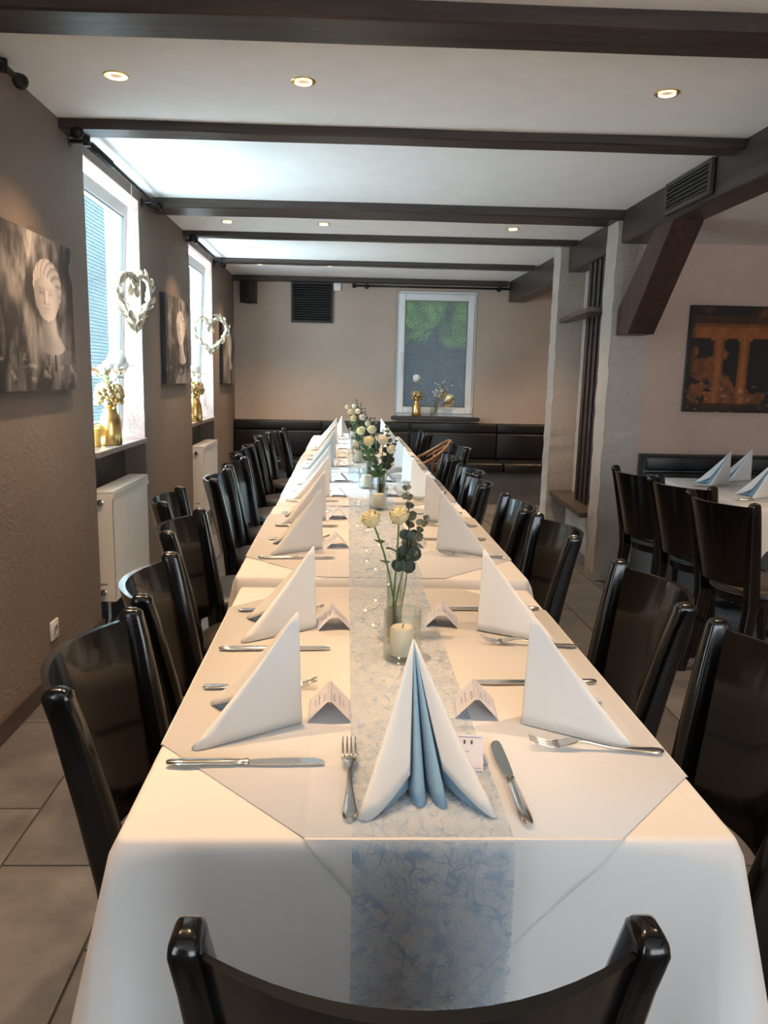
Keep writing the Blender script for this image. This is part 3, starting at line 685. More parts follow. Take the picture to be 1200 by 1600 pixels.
def bust_fn(seed, hx):
    def fn(u, v):
        g = fbm(u*7, v*3.2, seed); st = fbm(u*30, v*5, seed+9)
        c = 0.04 + 0.30*sm(0.35, 0.75, g)*(0.4+0.9*st)
        c += 0.14*sm(0.62, 0.8, fbm(u*11, v*4, seed+20))
        c *= 0.35 + 0.65*sm(0.0, 0.22, u)
        c = c*(0.7+0.3*sm(0.1, 0.4, v)) + 0.2*sm(0.6, 0.72, fbm(u*16, v*26, seed+31))*sm(0.02, 0.1, v)*sm(0.3, 0.15, v)
        # bust on a short post
        x = (u-hx)*0.72; col = None
        post = abs(x-0.055) < 0.009 and 0.12 < v < 0.24
        neck = None
        lx = 0.0
        if 0.22 < v < 0.50:      # neck and cut shoulder
            k = (0.50-v)/0.28
            l_, r_ = -0.055 + 0.02*k - 0.03*sm(0.5, 1, k), 0.075 + 0.03*k + 0.06*sm(0.35, 0.8, k)
            if v < 0.31 and ((x-0.04)/0.13)**2 + ((v-0.31)/0.08)**2 > 1: l_ = 9
            if l_ < x < r_: neck = 0.25 + 0.35*sm(l_, r_, x)*(1-0.4*sm(0.8, 1, (x-l_)/(r_-l_))) - 0.12*sm(0.42, 0.5, v)
        dx, dy = x+0.0, v-0.63
        head = (dx/0.115)**2 + (dy/0.175)**2
        hair = ((dx-0.012)/0.135)**2 + ((dy-0.055)/0.175)**2
        if neck is not None: col = neck
        if hair < 1 and dy > -0.08:
            col = 0.28 + 0.34*abs(math.sin(18*math.atan2(dy+0.12, dx)+6*hair))*(0.6+0.4*st)
        if head < 1 and dy < 0.115 - 2.2*abs(dx+0.012)**1.6:
            col = 0.30 + 0.36*sm(-0.11, 0.05, dx)*(1-0.5*sm(0.06, 0.115, dx))
            for ex in (-0.052, 0.036):      # eyes and brows
                col -= 0.20*math.exp(-((dx-ex)/0.022)**2 - ((dy-0.005)/0.011)**2) + 0.12*math.exp(-((dx-ex)/0.034)**2 - ((dy-0.032)/0.010)**2)
            col += 0.14*math.exp(-((dx+0.006)/0.010)**2)*(1 if -0.06 < dy < 0.03 else 0)
            col -= 0.18*math.exp(-((dx+0.024)/0.010)**2)*(1 if -0.065 < dy < 0.03 else 0)
            col -= 0.16*math.exp(-((dx+0.008)/0.028)**2 - ((dy+0.062)/0.008)**2) + 0.22*math.exp(-((dx+0.008)/0.032)**2 - ((dy+0.094)/0.006)**2)
            col -= 0.10*math.exp(-((dx+0.008)/0.03)**2 - ((dy+0.118)/0.008)**2)
        if post: col = 0.03
        if col is not None: c = max(0.02, col*(0.85+0.3*g))
        return (c*1.0, c*0.93, c*0.90)
    return fn
PW, PH = 0.80, 0.60
canvas('bust_canvas', PW, PH, bust_fn(3, 0.63), 150, 112, 'grey canvas of a stone head on the wall before the tilted window', (XW+0.002, 3.13, 1.262), PI/2)
canvas('bust_canvas', PW, PH, bust_fn(17, 0.60), 110, 84, 'grey canvas of a stone head between the two windows', (XW+0.002, 5.70, 1.265), PI/2)
canvas('bust_canvas', PW, PH, bust_fn(41, 0.55), 90, 68, 'grey canvas of a stone head in the corner above the bench', (XW+0.002, 8.12, 1.245), PI/2)
def temple(u, v):
    g = fbm(u*9, v*7, 5); st = fbm(u*34, v*22, 8)
    dark = (0.012, 0.006, 0.004); r, gg, b = dark
    def orange(k): return (0.42*k, 0.12*k, 0.02*k)
    k = 0.0
    if v > 0.90: k = 0.45*sm(0.45, 0.8, g)
    elif v > 0.83: k = 0.10
    elif v > 0.70: k = 0.75*(0.4+0.8*st)*(1 if v < 0.80 else 0.6)
    for cx, w_ in ((0.19, 0.035), (0.35, 0.03), (0.56, 0.022), (0.77, 0.035), (0.93, 0.03)):
        d = abs(u-cx)/w_
        if d < 1 and 0.08 < v < 0.74: k = max(k, (0.35+0.55*(1-d))*(0.45+0.8*st))
        if abs(u-cx) < w_*1.5 and 0.68 < v < 0.73: k = max(k, 0.8*st+0.2)
    if 0.08 < v < 0.30 + 0.12*math.sin(u*9) and sm(0.5, 0.7, g) > 0.2: k = max(k, 0.55*st)
    if u < 0.32 and v < 0.62 and g > 0.48: k = max(k, 0.7*st)
    if v < 0.09: k = 0.12*st
    o_ = orange(k); wht = 0.30*sm(0.66, 0.74, fbm(u*40, v*40, 77))*sm(0.4, 0.2, v)
    edge = sm(0.0, 0.06, u)*sm(0.0, 0.06, v)*sm(1.0, 0.95, v)
    return (dark[0]+o_[0]*edge+wht*0.4, dark[1]+o_[1]*edge+wht*0.3, dark[2]+o_[2]*edge+wht*0.25)
canvas('ruin_canvas', 1.05, 0.68, temple, 150, 98, 'orange and black canvas of temple columns on the side room wall', (2.215+0.525, Y2-0.002, 1.155), 0)

# ------------------------------------------------------------------ benches
def bench(x0, x1, y1, depth, label, n, seat=0.45, top=0.845):
    t = thing('bench', label, 'bench')
    y0 = y1-depth
    MB().box((x0, y0+0.05, 0.0), (x1, y1, seat-0.10), 0.004).build('base', 'plinth', t)
    MB().box((x0, y1-0.10, seat-0.02), (x1, y1, top), 0.008, 2).build('back_board', 'leather_black', t, smooth='auto')
    w_ = (x1-x0)/n
    for k in range(n):
        a, b = x0+k*w_+0.006, x0+(k+1)*w_-0.006
        MB().box((a, y0, seat-0.098), (b, y1-0.14, seat), 0.02, 3).build('seat_cushion', 'leather_black', t, smooth='auto')
        MB().box((a, y1-0.145, seat+0.005), (b, y1-0.1005, top-0.11), 0.015, 3).build('back_cushion', 'leather_black', t, smooth='auto')
        MB().box((a, y1-0.14, top-0.10), (b, y1-0.1005, top-0.005), 0.012, 3).build('head_roll', 'leather_black', t, smooth='auto')
    return t
simple('plinth', (0.10, 0.10, 0.10), 0.6, noise=0.1)
bench(XW+0.005, 2.69, YB-0.002, 0.60, 'long black upholstered bench along the end wall', 4)
bench(X2+0.245, XR-0.01, Y2-0.002, 0.40, 'black upholstered bench under the orange canvas', 3, top=0.875)

# ------------------------------------------------------------------ chairs
def make_chair(name, wood_m, seat_m, label):
    t = thing(name, label, 'chair')
    HW, TOP = 0.205, 0.86
    def lean(z): return -0.185 - 0.075*max(0, (z-0.42)/0.44)**1.2
    def panel(u, v):
        x = -HW + 2*HW*u; z = 0.485 + (TOP-0.018-0.485)*v
        hw = 0.78 + 0.22*v
        q = (2*u-1); return (x*hw, lean(z) - 0.075*(1-q*q)*(0.75+0.25*v), z)
    nu, nv = 16, 8; mb = MB(); th = 0.016
    fr = [[panel(i/nu, j/nv) for i in range(nu+1)] for j in range(nv+1)]
    vs_ = []; fs_ = []
    for lay in (0, 1):
        for j in range(nv+1):
            for i in range(nu+1):
                x, y, z = fr[j][i]; q = 2*i/nu-1; nx, ny = -q*0.55, -1.0; l_ = math.hypot(nx, ny)
                s_ = -th if lay == 0 else 0.0
                vs_.append((x - nx/l_*s_*-1*0 + (nx/l_)*s_*-1, y + (ny/l_)*s_*-1, z) if lay == 0 else (x, y, z))
    N = (nu+1)*(nv+1)
    for j in range(nv):
        for i in range(nu):
            a = j*(nu+1)+i; fs_.append((a, a+1, a+nu+2, a+nu+1)); fs_.append((N+a, N+a+nu+1, N+a+nu+2, N+a+1))
    for i in range(nu):
        fs_.append((i, N+i, N+i+1, i+1)); a = nv*(nu+1)+i; fs_.append((a, a+1, N+a+1, N+a))
    for j in range(nv):
        a = j*(nu+1); fs_.append((a, a+nu+1, N+a+nu+1, N+a)); a += nu; fs_.append((a, N+a, N+a+nu+1, a+nu+1))
    mb.add(vs_, fs_); mb.build('backrest', wood_m, t, smooth='auto', angle=50)
    for s in (-1, 1):
        path = [(0.165, -0.255, 0.0), (0.162, -0.21, 0.2), (0.160, -0.185, 0.40), (0.163, lean(0.5), 0.5), (0.180, lean(0.65), 0.65), (0.199, lean(0.80), 0.80), (0.205, lean(0.845)-0.002, 0.845)]
        mb = MB(); rs = [0.014, 0.018, 0.022, 0.022, 0.020, 0.017, 0.0165]
        secs = []
        for (x, y, z), r in zip(path, rs):
            pts = []
            for k in range(12):
                a = 2*PI*(k+0.5)/12; ca, sa = math.cos(a), math.sin(a)
                pts.append((s*(x) + 0.95*r*(abs(ca)**0.4)*(1 if ca > 0 else -1), y + 1.45*r*(abs(sa)**0.4)*(1 if sa > 0 else -1), z))
            secs.append(pts)
        x, y, z = path[-1]
        for f, dz in ((0.93, 0.008), (0.72, 0.014), (0.35, 0.018)):
            secs.append([(s*x + (p[0]-s*x)*f, y + (p[1]-y)*f, z+dz) for p in secs[6]])
        vs_ = [p for q in secs for p in q]; fs_ = []
        for i in range(len(secs)-1):
            for k in range(12): fs_.append((i*12+k, i*12+(k+1) % 12, (i+1)*12+(k+1) % 12, (i+1)*12+k))
        fs_ += [tuple(range(11, -1, -1)), tuple((len(secs)-1)*12+k for k in range(12))]
        mb.add(vs_, fs_); mb.build('back_post', wood_m, t, smooth='auto', angle=50)
        MB().tube([(s*0.155, 0.165, 0.41), (s*0.165, 0.18, 0.2), (s*0.175, 0.195, 0.0)], [0.020, 0.017, 0.012], 10).build('leg', wood_m, t, smooth='auto')
    MB().lathe([(0.185, 0.395), (0.205, 0.398), (0.208, 0.43), (0.200, 0.432)], 32).build('seat_frame', wood_m, t, smooth='auto')
    sc_ = MB().lathe([(0.200, 0.432), (0.213, 0.437), (0.215, 0.452), (0.205, 0.468), (0.17, 0.477), (0.1, 0.481), (0.0, 0.482)], 36, cap1=False).build('seat', seat_m, t, smooth='auto', angle=60)
    pts = [(0.2145*math.cos(2*PI*k/36), 0.2145*math.sin(2*PI*k/36), 0.439) for k in range(37)]
    MB().tube(pts, 0.0035, 6).build('piping', seat_m, sc_, smooth=True)
    MB().tube([(-0.163, -0.20, 0.26), (0.163, -0.20, 0.26)], 0.009, 8).build('stretcher', wood_m, t, smooth=True)
    return t
chair = make_chair('dining_chair', 'black_lacquer', 'leather_dark', 'x'); used = []
G = 'black chairs along the long table'
def ctx(i, side): return '%s chair from the head chair on the %s side' % (ORD[i], side)
place(chair, used, (0.073, 0.865, 0), 0.0, 'glossy black chair at the head of the long table with its back to us', G)
LCH = [(-0.43, 1.33, 0), (-0.45, 1.86, 4), (-0.525, 2.52, -3), (-0.69, 3.10, 3), (-0.60, 3.76, 0), (-0.60, 4.30, -4), (-0.65, 4.92, 3), (-0.64, 5.5, 0), (-0.66, 6.35, -4), (-0.55, 6.95, 2)]
for i, (x, y, a) in enumerate(LCH):
    place(chair, used, (x+0.255, y, 0), -PI/2 + math.radians(a), 'glossy black curved back chair, %s' % ctx(i, 'window'), G)
RCH = [(0.775, 1.30, 0), (0.755, 1.82, 0), (0.715, 2.54, 2), (0.68, 3.04, -2), (0.635, 3.70, 0), (0.675, 4.15, 3), (0.66, 4.90, -3)]
for i, (x, y, a) in enumerate(RCH):
    place(chair, used, (x-0.255, y, 0), PI/2 + math.radians(a), 'glossy black curved back chair, %s' % ctx(i, 'pillar'), G)
place(chair, used, (0.71-0.255, 6.95, 0), PI/2, 'glossy black chair on the pillar side, nearest the end wall bench', G)
place(chair, used, (0.83-0.255, 5.56, 0), PI/2+0.1, 'glossy black chair pushed back beside the brown bentwood chair', G)
ch2 = make_chair('dining_chair', 'brown_lacquer', 'leather_dark', 'x'); used2 = []
for x, y, a, lb in ((1.64, 4.215, 14, 'dark brown chair at the side room table, nearest the pillar'), (1.68, 3.74, 20, 'dark brown chair at the side room table, between its two neighbours'), (1.645, 3.25, 12, 'dark brown chair at the side room table, farthest from the pillar')):
    rz = -PI/2 + math.radians(a)
    place(ch2, used2, (x+0.25*math.cos(rz+PI/2), y+0.25*math.sin(rz+PI/2), 0), rz, lb, 'chairs at the side room table')
ch3 = make_chair('dining_chair', 'black_lacquer', 'leather_pale', 'dark chair with a pale seat behind the rear pillar')
ch3.location = (2.12, 7.15, 0); ch3.rotation_euler = (0, 0, PI/2)
# bentwood chair
t = thing('bentwood_chair', 'brown bentwood armchair with a curved back rail among the black chairs', 'chair', (0.63, 6.33, 0), PI/2)
hoop = []
for k in range(25):
    a = PI*(1.0 + k/24.0)
    hoop.append((0.25*math.cos(a), 0.02 + 0.26*math.sin(a), 0.66 + 0.17*math.sin(PI*k/24)**1.3))
MB().tube(hoop, 0.014, 10).build('back_rail', 'bentwood', t, smooth=True)
MB().tube([(p[0]*0.97, p[1]*0.97, p[2]-0.035) for p in hoop[3:22]], 0.009, 8).build('lower_rail', 'bentwood', t, smooth=True)
for k in (0, 5, 8, 12, 16, 19, 24):
    p = hoop[k]; MB().tube([(p[0]*0.82, p[1]*0.78, 0.45), p], [0.010, 0.008], 8).build('spindle', 'bentwood', t, smooth=True)
MB().lathe([(0.19, 0.425), (0.212, 0.43), (0.212, 0.452), (0.19, 0.458), (0.0, 0.456)], 28, cap1=False).build('seat', 'bentwood', t, smooth='auto')
for sx in (-1, 1):
    for sy in (-1, 1): MB().tube([(sx*0.13, sy*0.13, 0.43), (sx*0.18, sy*0.18, 0.0)], [0.015, 0.012], 8).build('leg', 'bentwood', t, smooth=True)

# ------------------------------------------------------------------ tables and cloths
TABLES = [(-0.285, 0.525, 0.907, 2.105, 0.75, 0.25), (-0.305, 0.535, 2.135, 3.34, 0.772, 0.25), (-0.30, 0.53, 3.372, 4.57, 0.77, 0.25),
          (-0.305, 0.53, 4.60, 5.80, 0.77, 0.25), (-0.30, 0.53, 5.83, 7.50, 0.77, 0.25)]
TN = ['at the head end', 'second from the head end', 'in the middle of the row', 'second from the bench end', 'at the bench end']
def out_off(px, py, d, c, free):
    if not free: return 0.004
    wv = 0.5 + 0.5*math.sin(px*23 + py*17 + 1.3)
    return 0.006*min(1, d/0.02) + d*(0.03*wv + 0.33*c) + 0.002
def cdist(px, py, T):
    x0, x1, y0, y1 = T[:4]
    return min(math.hypot(px-a, py-b) for a in (x0, x1) for b in (y0, y1))
def cfac(px, py, T): return math.exp(-(cdist(px, py, T)/0.07)**2)
def make_cloth(T, idx, label, free=(True, True)):
    x0, x1, y0, y1, z, drop = T
    per = []
    def seg(ax, ay, bx, by, nx, ny, n, fr):
        for k in range(n):
            f = k/n; per.append((ax+(bx-ax)*f, ay+(by-ay)*f, nx, ny, fr))
    R = 0.012
    def corner(cx, cy, a0, fr):
        for k in range(6):
            a = a0 + (PI/2)*k/6; per.append((cx+R*math.cos(a), cy+R*math.sin(a), math.cos(a), math.sin(a), fr))
    seg(x0+R, y0, x1-R, y0, 0, -1, 40, free[0]); corner(x1-R, y0+R, -PI/2, free[0])
    seg(x1, y0+R, x1, y1-R, 1, 0, 50, True); corner(x1-R, y1-R, 0, free[1])
    seg(x1-R, y1, x0+R, y1, 0, 1, 40, free[1]); corner(x0+R, y1-R, PI/2, free[1])
    seg(x0, y1-R, x0, y0+R, -1, 0, 50, True); corner(x0+R, y0+R, PI, free[0])
    rows = [(-0.006, 0.0), (0.0, 0.0012), (0.0035, 0.006)] + [(None, d*drop/0.25) for d in (0.02, 0.05, 0.09, 0.13, 0.17, 0.21, 0.25)]
    mb = MB(); vs_ = []; n = len(per)
    for off, d in rows:
        for px, py, nx, ny, fr in per:
            c = cfac(px, py, T) if fr else 0.0
            dd = d*(1+0.40*c) if off is None else d
            oo = off if off is not None else out_off(px, py, d, c, fr)
            vs_.append((px+nx*oo, py+ny*oo, z-dd))
    fs_ = [tuple(range(n))]
    for r in range(len(rows)-1):
        for k in range(n): fs_.append((r*n+k, r*n+(k+1) % n, (r+1)*n+(k+1) % n, (r+1)*n+k))
    mb.add(vs_, fs_)
    ob = mb.build('tablecloth', 'tablecloth', smooth='auto', angle=50)
    return tag(ob, label, 'tablecloth', 'white cloths on the long table')
def make_table(T, label, grp):
    x0, x1, y0, y1, z = T[:5]; e = 0.012
    t = thing('dining_table', label, 'table', ((x0+x1)/2, (y0+y1)/2, 0), 0, grp); hx, hy = (x1-x0)/2-e, (y1-y0)/2-e
    MB().box((-hx, -hy, z-0.033), (hx, hy, z-0.003), 0.004).build('tabletop', 'slat_wood', t)
    MB().box((-hx+.25, -hy+.25, z-0.06), (hx-.25, hy-.25, z-0.033)).build('apron', 'slat_wood', t)
    for sy in (-1, 1):
        MB().lathe([(0.09, 0), (0.09, 0.012), (0.03, 0.03), (0.026, 0.05), (0.026, z-0.07), (0.06, z-0.06)], 20, (0, sy*(hy-0.29), 0)).build('column', 'dark_metal', t, smooth='auto')
def overlay(T, idx, label):
    # diagonal top cloth: octagon on the table top; table 1 shows its corner hanging over the front edge
    x0, x1, y0, y1, z, _ = T; zz = z+0.0018
    if idx == 0:
        pts = [(x0-.001, 1.16), (-0.045, y0-.001), (0.372, y0-.001), (x1+.001, 1.065), (x1+.001, y1-0.2), (x1-0.2, y1), (x0+0.2, y1), (x0-.001, y1-0.2)]
    else:
        c = 0.24; pts = [(x0-.001, y0+c), (x0+c, y0), (x1-c, y0), (x1+.001, y0+c), (x1+.001, y1-c), (x1-c, y1), (x0+c, y1), (x0-.001, y1-c)]
    mb = MB().add([(p[0], p[1], zz) for p in pts], [tuple(range(8))])
    def hang(pfun, nfun, a0, a1, dep, apex):
        n = 24; m_ = 10
        rows = []
        for j in range(m_+1):
            f = j/m_; lo = a0+(apex-a0)*f; hi = a1+(apex-a1)*f; d = dep*f; row = []
            for i in range(n+1):
                a = lo+(hi-lo)*i/n; px, py = pfun(a); nx, ny = nfun
                oo = max(0.0055, out_off(px, py, d, cfac(px, py, T), True) + 0.004) if d > 0.004 else 0.0035
                row.append((px+nx*oo, py+ny*oo, z-d+ (0.0005 if d < 0.004 else 0)))
            rows.append(row)
        vs_ = [p for r in rows for p in r]; fs_ = [(j*(n+1)+i, j*(n+1)+i+1, (j+1)*(n+1)+i+1, (j+1)*(n+1)+i) for j in range(m_) for i in range(n)]
        mb.add([(pfun(a0+(a1-a0)*i/n)[0], pfun(a0+(a1-a0)*i/n)[1], zz) for i in range(n+1)] + rows[0], [(i, i+1, n+2+i, n+1+i) for i in range(n)])
        mb.add(vs_, fs_)
    if idx == 0:
        hang(lambda a: (a, y0), (0, -1), -0.045, 0.372, 0.228, 0.15)
    lo, hi = (1.16 if idx == 0 else y0+0.24), (y1-0.2 if idx == 0 else y1-0.24)
    hang(lambda a: (x0, a), (-1, 0), lo, hi, 0.13, (lo+hi)/2)
    lo = 1.065 if idx == 0 else lo
    hang(lambda a: (x1, a), (1, 0), lo, hi, 0.13, (lo+hi)/2)
    ob = mb.build('top_cloth', 'tablecloth', smooth='auto', angle=22, solid=0.0012)
    return tag(ob, label, 'tablecloth', 'diagonal top cloths')
for i, T in enumerate(TABLES):
    make_table(T, 'dark wooden table under white cloth, %s' % TN[i], 'tables of the long row')
    make_cloth(T, i, 'white cloth hanging over the table %s' % TN[i], (i == 0, i == len(TABLES)-1))
    overlay(T, i, 'white top cloth laid diagonally over the table %s' % TN[i])
def tz(y):      # cloth height along the row
    return (0.75 if y < 2.12 else 0.772 if y < 3.35 else 0.77) + 0.0028
# ------------------------------------------------------------------ runner
RX0, RX1 = 0.017, 0.228
def runner():
    prof = []
    for d in [0.235, 0.2, 0.16, 0.12, 0.08, 0.05, 0.03, 0.015, 0.006]: prof.append(('f', d))
    ys = [0.909, 0.915] + [0.95+0.05*k for k in range(23)] + [2.085, 2.105, 2.125, 2.14, 2.16] + [2.2+0.1*k for k in range(53)]
    for y in ys: prof.append(('t', y))
    rows = []; nx_ = 12
    for kind, q in prof:
        row = []
        for i in range(nx_+1):
            x = RX0 + (RX1-RX0)*i/nx_
            if kind == 'f': row.append((x, 0.907 - max(0.008, out_off(x, 0.907, q, cfac(x, 0.907, TABLES[0]), True)+0.0075), 0.75-q))
            else:
                z = 0.75 + 0.022*sm(2.09, 2.135, q) - 0.002*sm(3.34, 3.38, q) + 0.0042
                if q < 0.914: z -= 0.001
                row.append((x + 0.006*sm(1.5, 4.0, q), q, z))
        rows.append(row)
    vs_ = [p for r in rows for p in r]; fs_ = [(j*(nx_+1)+i, j*(nx_+1)+i+1, (j+1)*(nx_+1)+i+1, (j+1)*(nx_+1)+i) for j in range(len(rows)-1) for i in range(nx_)]
    return tag(MB().add(vs_, fs_).build('table_runner', 'runner_fibre', smooth=True), 'pale blue fibre table runner down the middle of the long table', 'table runner')
runner()

# ------------------------------------------------------------------ napkins
def make_napkin():
    t = thing('napkin', 'x', 'napkin')
    H = 0.20; A = Vector((0, -0.004, H))
    def cone(base, nr=10, bow=0.006):
        mb = MB(); m_ = len(base); rows = []
        for j in range(nr+1):
            f = 0.012 + (1-0.012)*j/nr; rows.append([tuple(A.lerp(Vector(b), f) + Vector((0, 0, -bow*math.sin(PI*f)))) for b in base])
        vs_ = [p for r in rows for p in r]; fs_ = [(j*m_+i, j*m_+i+1, (j+1)*m_+i+1, (j+1)*m_+i) for j in range(nr) for i in range(m_-1)]
        return mb.add(vs_, fs_)
    def spl(pts, n=5):
        out = []; P = [Vector(p) for p in pts]
        for i in range(len(P)-1):
            p0, p1, p2, p3 = P[max(i-1, 0)], P[i], P[i+1], P[min(i+2, len(P)-1)]
            for k in range(n):
                s = k/n; out.append(0.5*((2*p1)+(-p0+p2)*s+(2*p0-5*p1+4*p2-p3)*s*s+(-p0+3*p1-3*p2+p3)*s**3))
        out.append(P[-1]); return out
    z = 0.0015
    left = [(-0.012, -0.112, 0.036), (-0.040, -0.142, 0.016), (-0.066, -0.164, z), (-0.083, -0.166, z), (-0.083, -0.150, z), (-0.056, -0.096, z), (-0.006, -0.006, z)]
    right = [(0.036, -0.106, 0.040), (0.060, -0.136, 0.022), (0.086, -0.160, 0.006), (0.101, -0.164, z), (0.099, -0.146, z), (0.066, -0.096, z), (0.006, -0.006, z)]
    cone(spl(left + [(0, 0.0, z)] + right[::-1])).build('outer_fold', 'napkin_white', t, smooth=True, solid=0.0012)
    e = 0.93
    ln = [(-0.013, -0.106, 0.012), (-0.040, -0.134, 0.003), (-0.062, -0.154, z), (-0.074, -0.150, z), (-0.056, -0.10, z), (-0.020, -0.05, z), (-0.012, -0.06, z), (-0.012, -0.105, z), (-0.004, -0.134, z), (0.008, -0.130, z), (0.011, -0.10, z), (0.008, -0.05, z),
          (0.012, -0.055, z), (0.016, -0.10, z), (0.026, -0.134, z), (0.038, -0.136, z), (0.037, -0.10, z), (0.024, -0.05, z), (0.036, -0.055, z), (0.066, -0.105, z), (0.090, -0.150, z), (0.084, -0.152, z), (0.060, -0.128, 0.006), (0.038, -0.100, 0.018)]
    o_ = cone(spl(ln, 4)).build('blue_lining', 'napkin_blue', t, smooth=True, solid=0.001); o_['label'] = 'light blue inner folds'
    return t
nap = make_napkin(); usedn = []
# ------------------------------------------------------------------ cutlery
def make_knife():
    t = thing('table_knife', 'x', 'knife'); L_ = 0.24   # along -y (handle) to +y (tip), lying flat
    mb = MB(); secs = []
    for f, wd_, th in ((0, 0.004, 0.003), (0.02, 0.0075, 0.0042), (0.12, 0.0095, 0.005), (0.4, 0.0075, 0.0045), (0.485, 0.006, 0.004), (0.495, 0.0078, 0.0052), (0.51, 0.0078, 0.0052), (0.52, 0.0055, 0.0035)):
        y = -L_/2 + L_*f; secs.append([(wd_*math.cos(2*PI*k/12), y, 0.006+th*math.sin(2*PI*k/12)) for k in range(12)])
    vs_ = [p for s in secs for p in s]; fs_ = [(i*12+k, i*12+(k+1) % 12, (i+1)*12+(k+1) % 12, (i+1)*12+k) for i in range(len(secs)-1) for k in range(12)]
    fs_ += [tuple(range(12)), tuple((len(secs)-1)*12+k for k in range(12))]
    mb.add(vs_, fs_).build('handle', 'steel', t, smooth='auto', angle=50)
    out = []
    pr = [(0.52, -0.0055, 0.0055), (0.56, -0.008, 0.0075), (0.70, -0.0105, 0.0085), (0.85, -0.0110, 0.0085), (0.94, -0.0095, 0.0080), (0.985, -0.004, 0.0065), (1.0, 0.002, 0.003)]
    bot = [(a, -L_/2+L_*f) for f, a, b in pr]; top = [(b, -L_/2+L_*f) for f, a, b in pr][::-1]
    MB().prism(bot+top, 0.004, 0.0062, 2).build('blade', 'steel', t)
    return t
def make_fork():
    t = thing('table_fork', 'x', 'fork'); L_ = 0.215
    def zc(f): return 0.004 + 0.010*math.exp(-((f-0.62)/0.14)**2) + 0.012*max(0, (f-0.82)/0.18)**1.5
    mb = MB(); secs = []
    for f, wd_ in ((0, 0.004), (0.02, 0.009), (0.08, 0.0105), (0.2, 0.008), (0.4, 0.0045), (0.55, 0.0038), (0.63, 0.006), (0.68, 0.0115), (0.74, 0.0125), (0.78, 0.0125)):
        y = -L_/2+L_*f; secs.append([(wd_*math.cos(2*PI*k/10), y, zc(f)+0.0018*math.sin(2*PI*k/10)+0.001) for k in range(10)])
    vs_ = [p for s in secs for p in s]; fs_ = [(i*10+k, i*10+(k+1) % 10, (i+1)*10+(k+1) % 10, (i+1)*10+k) for i in range(len(secs)-1) for k in range(10)]
    fs_ += [tuple(range(10)), tuple((len(secs)-1)*10+k for k in range(10))]
    mb.add(vs_, fs_).build('handle', 'steel', t, smooth='auto', angle=50)
    for q in (-1.5, -0.5, 0.5, 1.5):
        MB().tube([(q*0.0066, -L_/2+L_*f, zc(f)+0.001) for f in (0.77, 0.84, 0.92, 1.0)], [0.0023, 0.0021, 0.0018, 0.0009], 6).build('tine', 'steel', t, smooth=True)
    return t
knife, fork = make_knife(), make_fork(); usedk, usedf = [], []
# ------------------------------------------------------------------ name cards
def make_card():
    t = thing('name_card', 'x', 'name card')
    W_, H_, D_ = 0.0375, 0.040, 0.088
    mb = MB()
    for s in (-1, 1): mb.add([(s*W_, -D_/2, 0), (0, -D_/2, H_), (0, D_/2, H_), (s*W_, D_/2, 0)], [(0, 1, 2, 3)])
    mb.build('folded_card', 'card_white', t, solid=0.0006)
    nrm = math.hypot(W_, H_); e = 0.0006
    def pt(s, a, b):   # a along ridge (-1..1), b from ridge 0..1 downwards
        return (s*(W_*b + e*H_/nrm), a*D_/2, H_*(1-b)+e*W_/nrm)
    for s in (-1, 1):
        mb = MB(); mb2 = MB()
        for a in (-0.6, -0.35, -0.1): mb.add([pt(s, a-0.035, 0.16), pt(s, a+0.035, 0.16), pt(s, a+0.035, 0.27), pt(s, a-0.035, 0.27)], [(0, 1, 2, 3)])
        for b, l0, l1 in ((0.45, -0.5, 0.5), (0.62, -0.3, 0.3)):
            k = l0
            while k < l1: mb2.add([pt(s, k, b), pt(s, k+0.06, b), pt(s, k+0.06, b+0.05), pt(s, k, b+0.05)], [(0, 1, 2, 3)]); k += 0.10
        for b in (0.06, 0.92): mb2.add([pt(s, -0.93, b), pt(s, 0.93, b), pt(s, 0.93, b+0.018), pt(s, -0.93, b+0.018)], [(0, 1, 2, 3)])
        mb.build('printed_dots', 'ink', t); mb2.build('printed_lines', 'ink_blue', t)
    return t
card = make_card(); usedc = []
SY = [1.245, 1.735, 2.50, 3.02, 3.62, 4.16, 4.84, 5.38, 6.06, 6.55, 7.02]
rnd = random.Random(4)
for i, y in enumerate(SY):
    z = tz(y); z2 = z+0.0002
    for side, sgn, xs, tip in (('window', -1, -0.066, 0), ('pillar', 1, 0.318, 0)):
        lab = '%s place from the head chair, %s side' % (ORD[i], side)
        j = lambda a: rnd.uniform(-a, a)
        # diner sits at sgn*x: local -y of the napkin points to the diner
        rz = -PI/2 if sgn < 0 else PI/2
        place(nap, usedn, (xs+j(.006), y+j(.01), z2), rz+j(0.05), 'white folded napkin at the %s' % lab, 'folded napkins on the long table')
        kx = (-0.14 if sgn < 0 else 0.385)+j(.005)
        place(knife, usedk, (kx, y + (-0.145 if sgn < 0 else 0.165)+j(.008), z2-0.001), rz+j(0.03)+ (0.03 if sgn < 0 else 0), 'stainless steel knife at the %s' % lab, 'knives on the long table')
        place(fork, usedf, (kx+0.01*sgn+(0.02 if sgn > 0 else 0), y + (0.135 if sgn < 0 else -0.105)+j(.008), z2), rz+j(0.03)+(-0.12 if sgn > 0 else 0.03), 'stainless steel fork at the %s' % lab, 'forks on the long table')
        cx = -0.022 if sgn < 0 else 0.232 + 0.012
        place(card, usedc, (cx+j(.004), y+0.045+j(.015)+(0.012 if sgn > 0 else 0), z+0.0022), j(0.12)+(-0.12 if sgn > 0 else 0), 'white folded name card at the %s' % lab, 'name cards on the long table')
z = tz(1) + 0.0016
place(nap, usedn, (0.108, 1.108, z), 0.02, 'white napkin folded with blue lining facing the head chair', 'folded napkins on the long table')
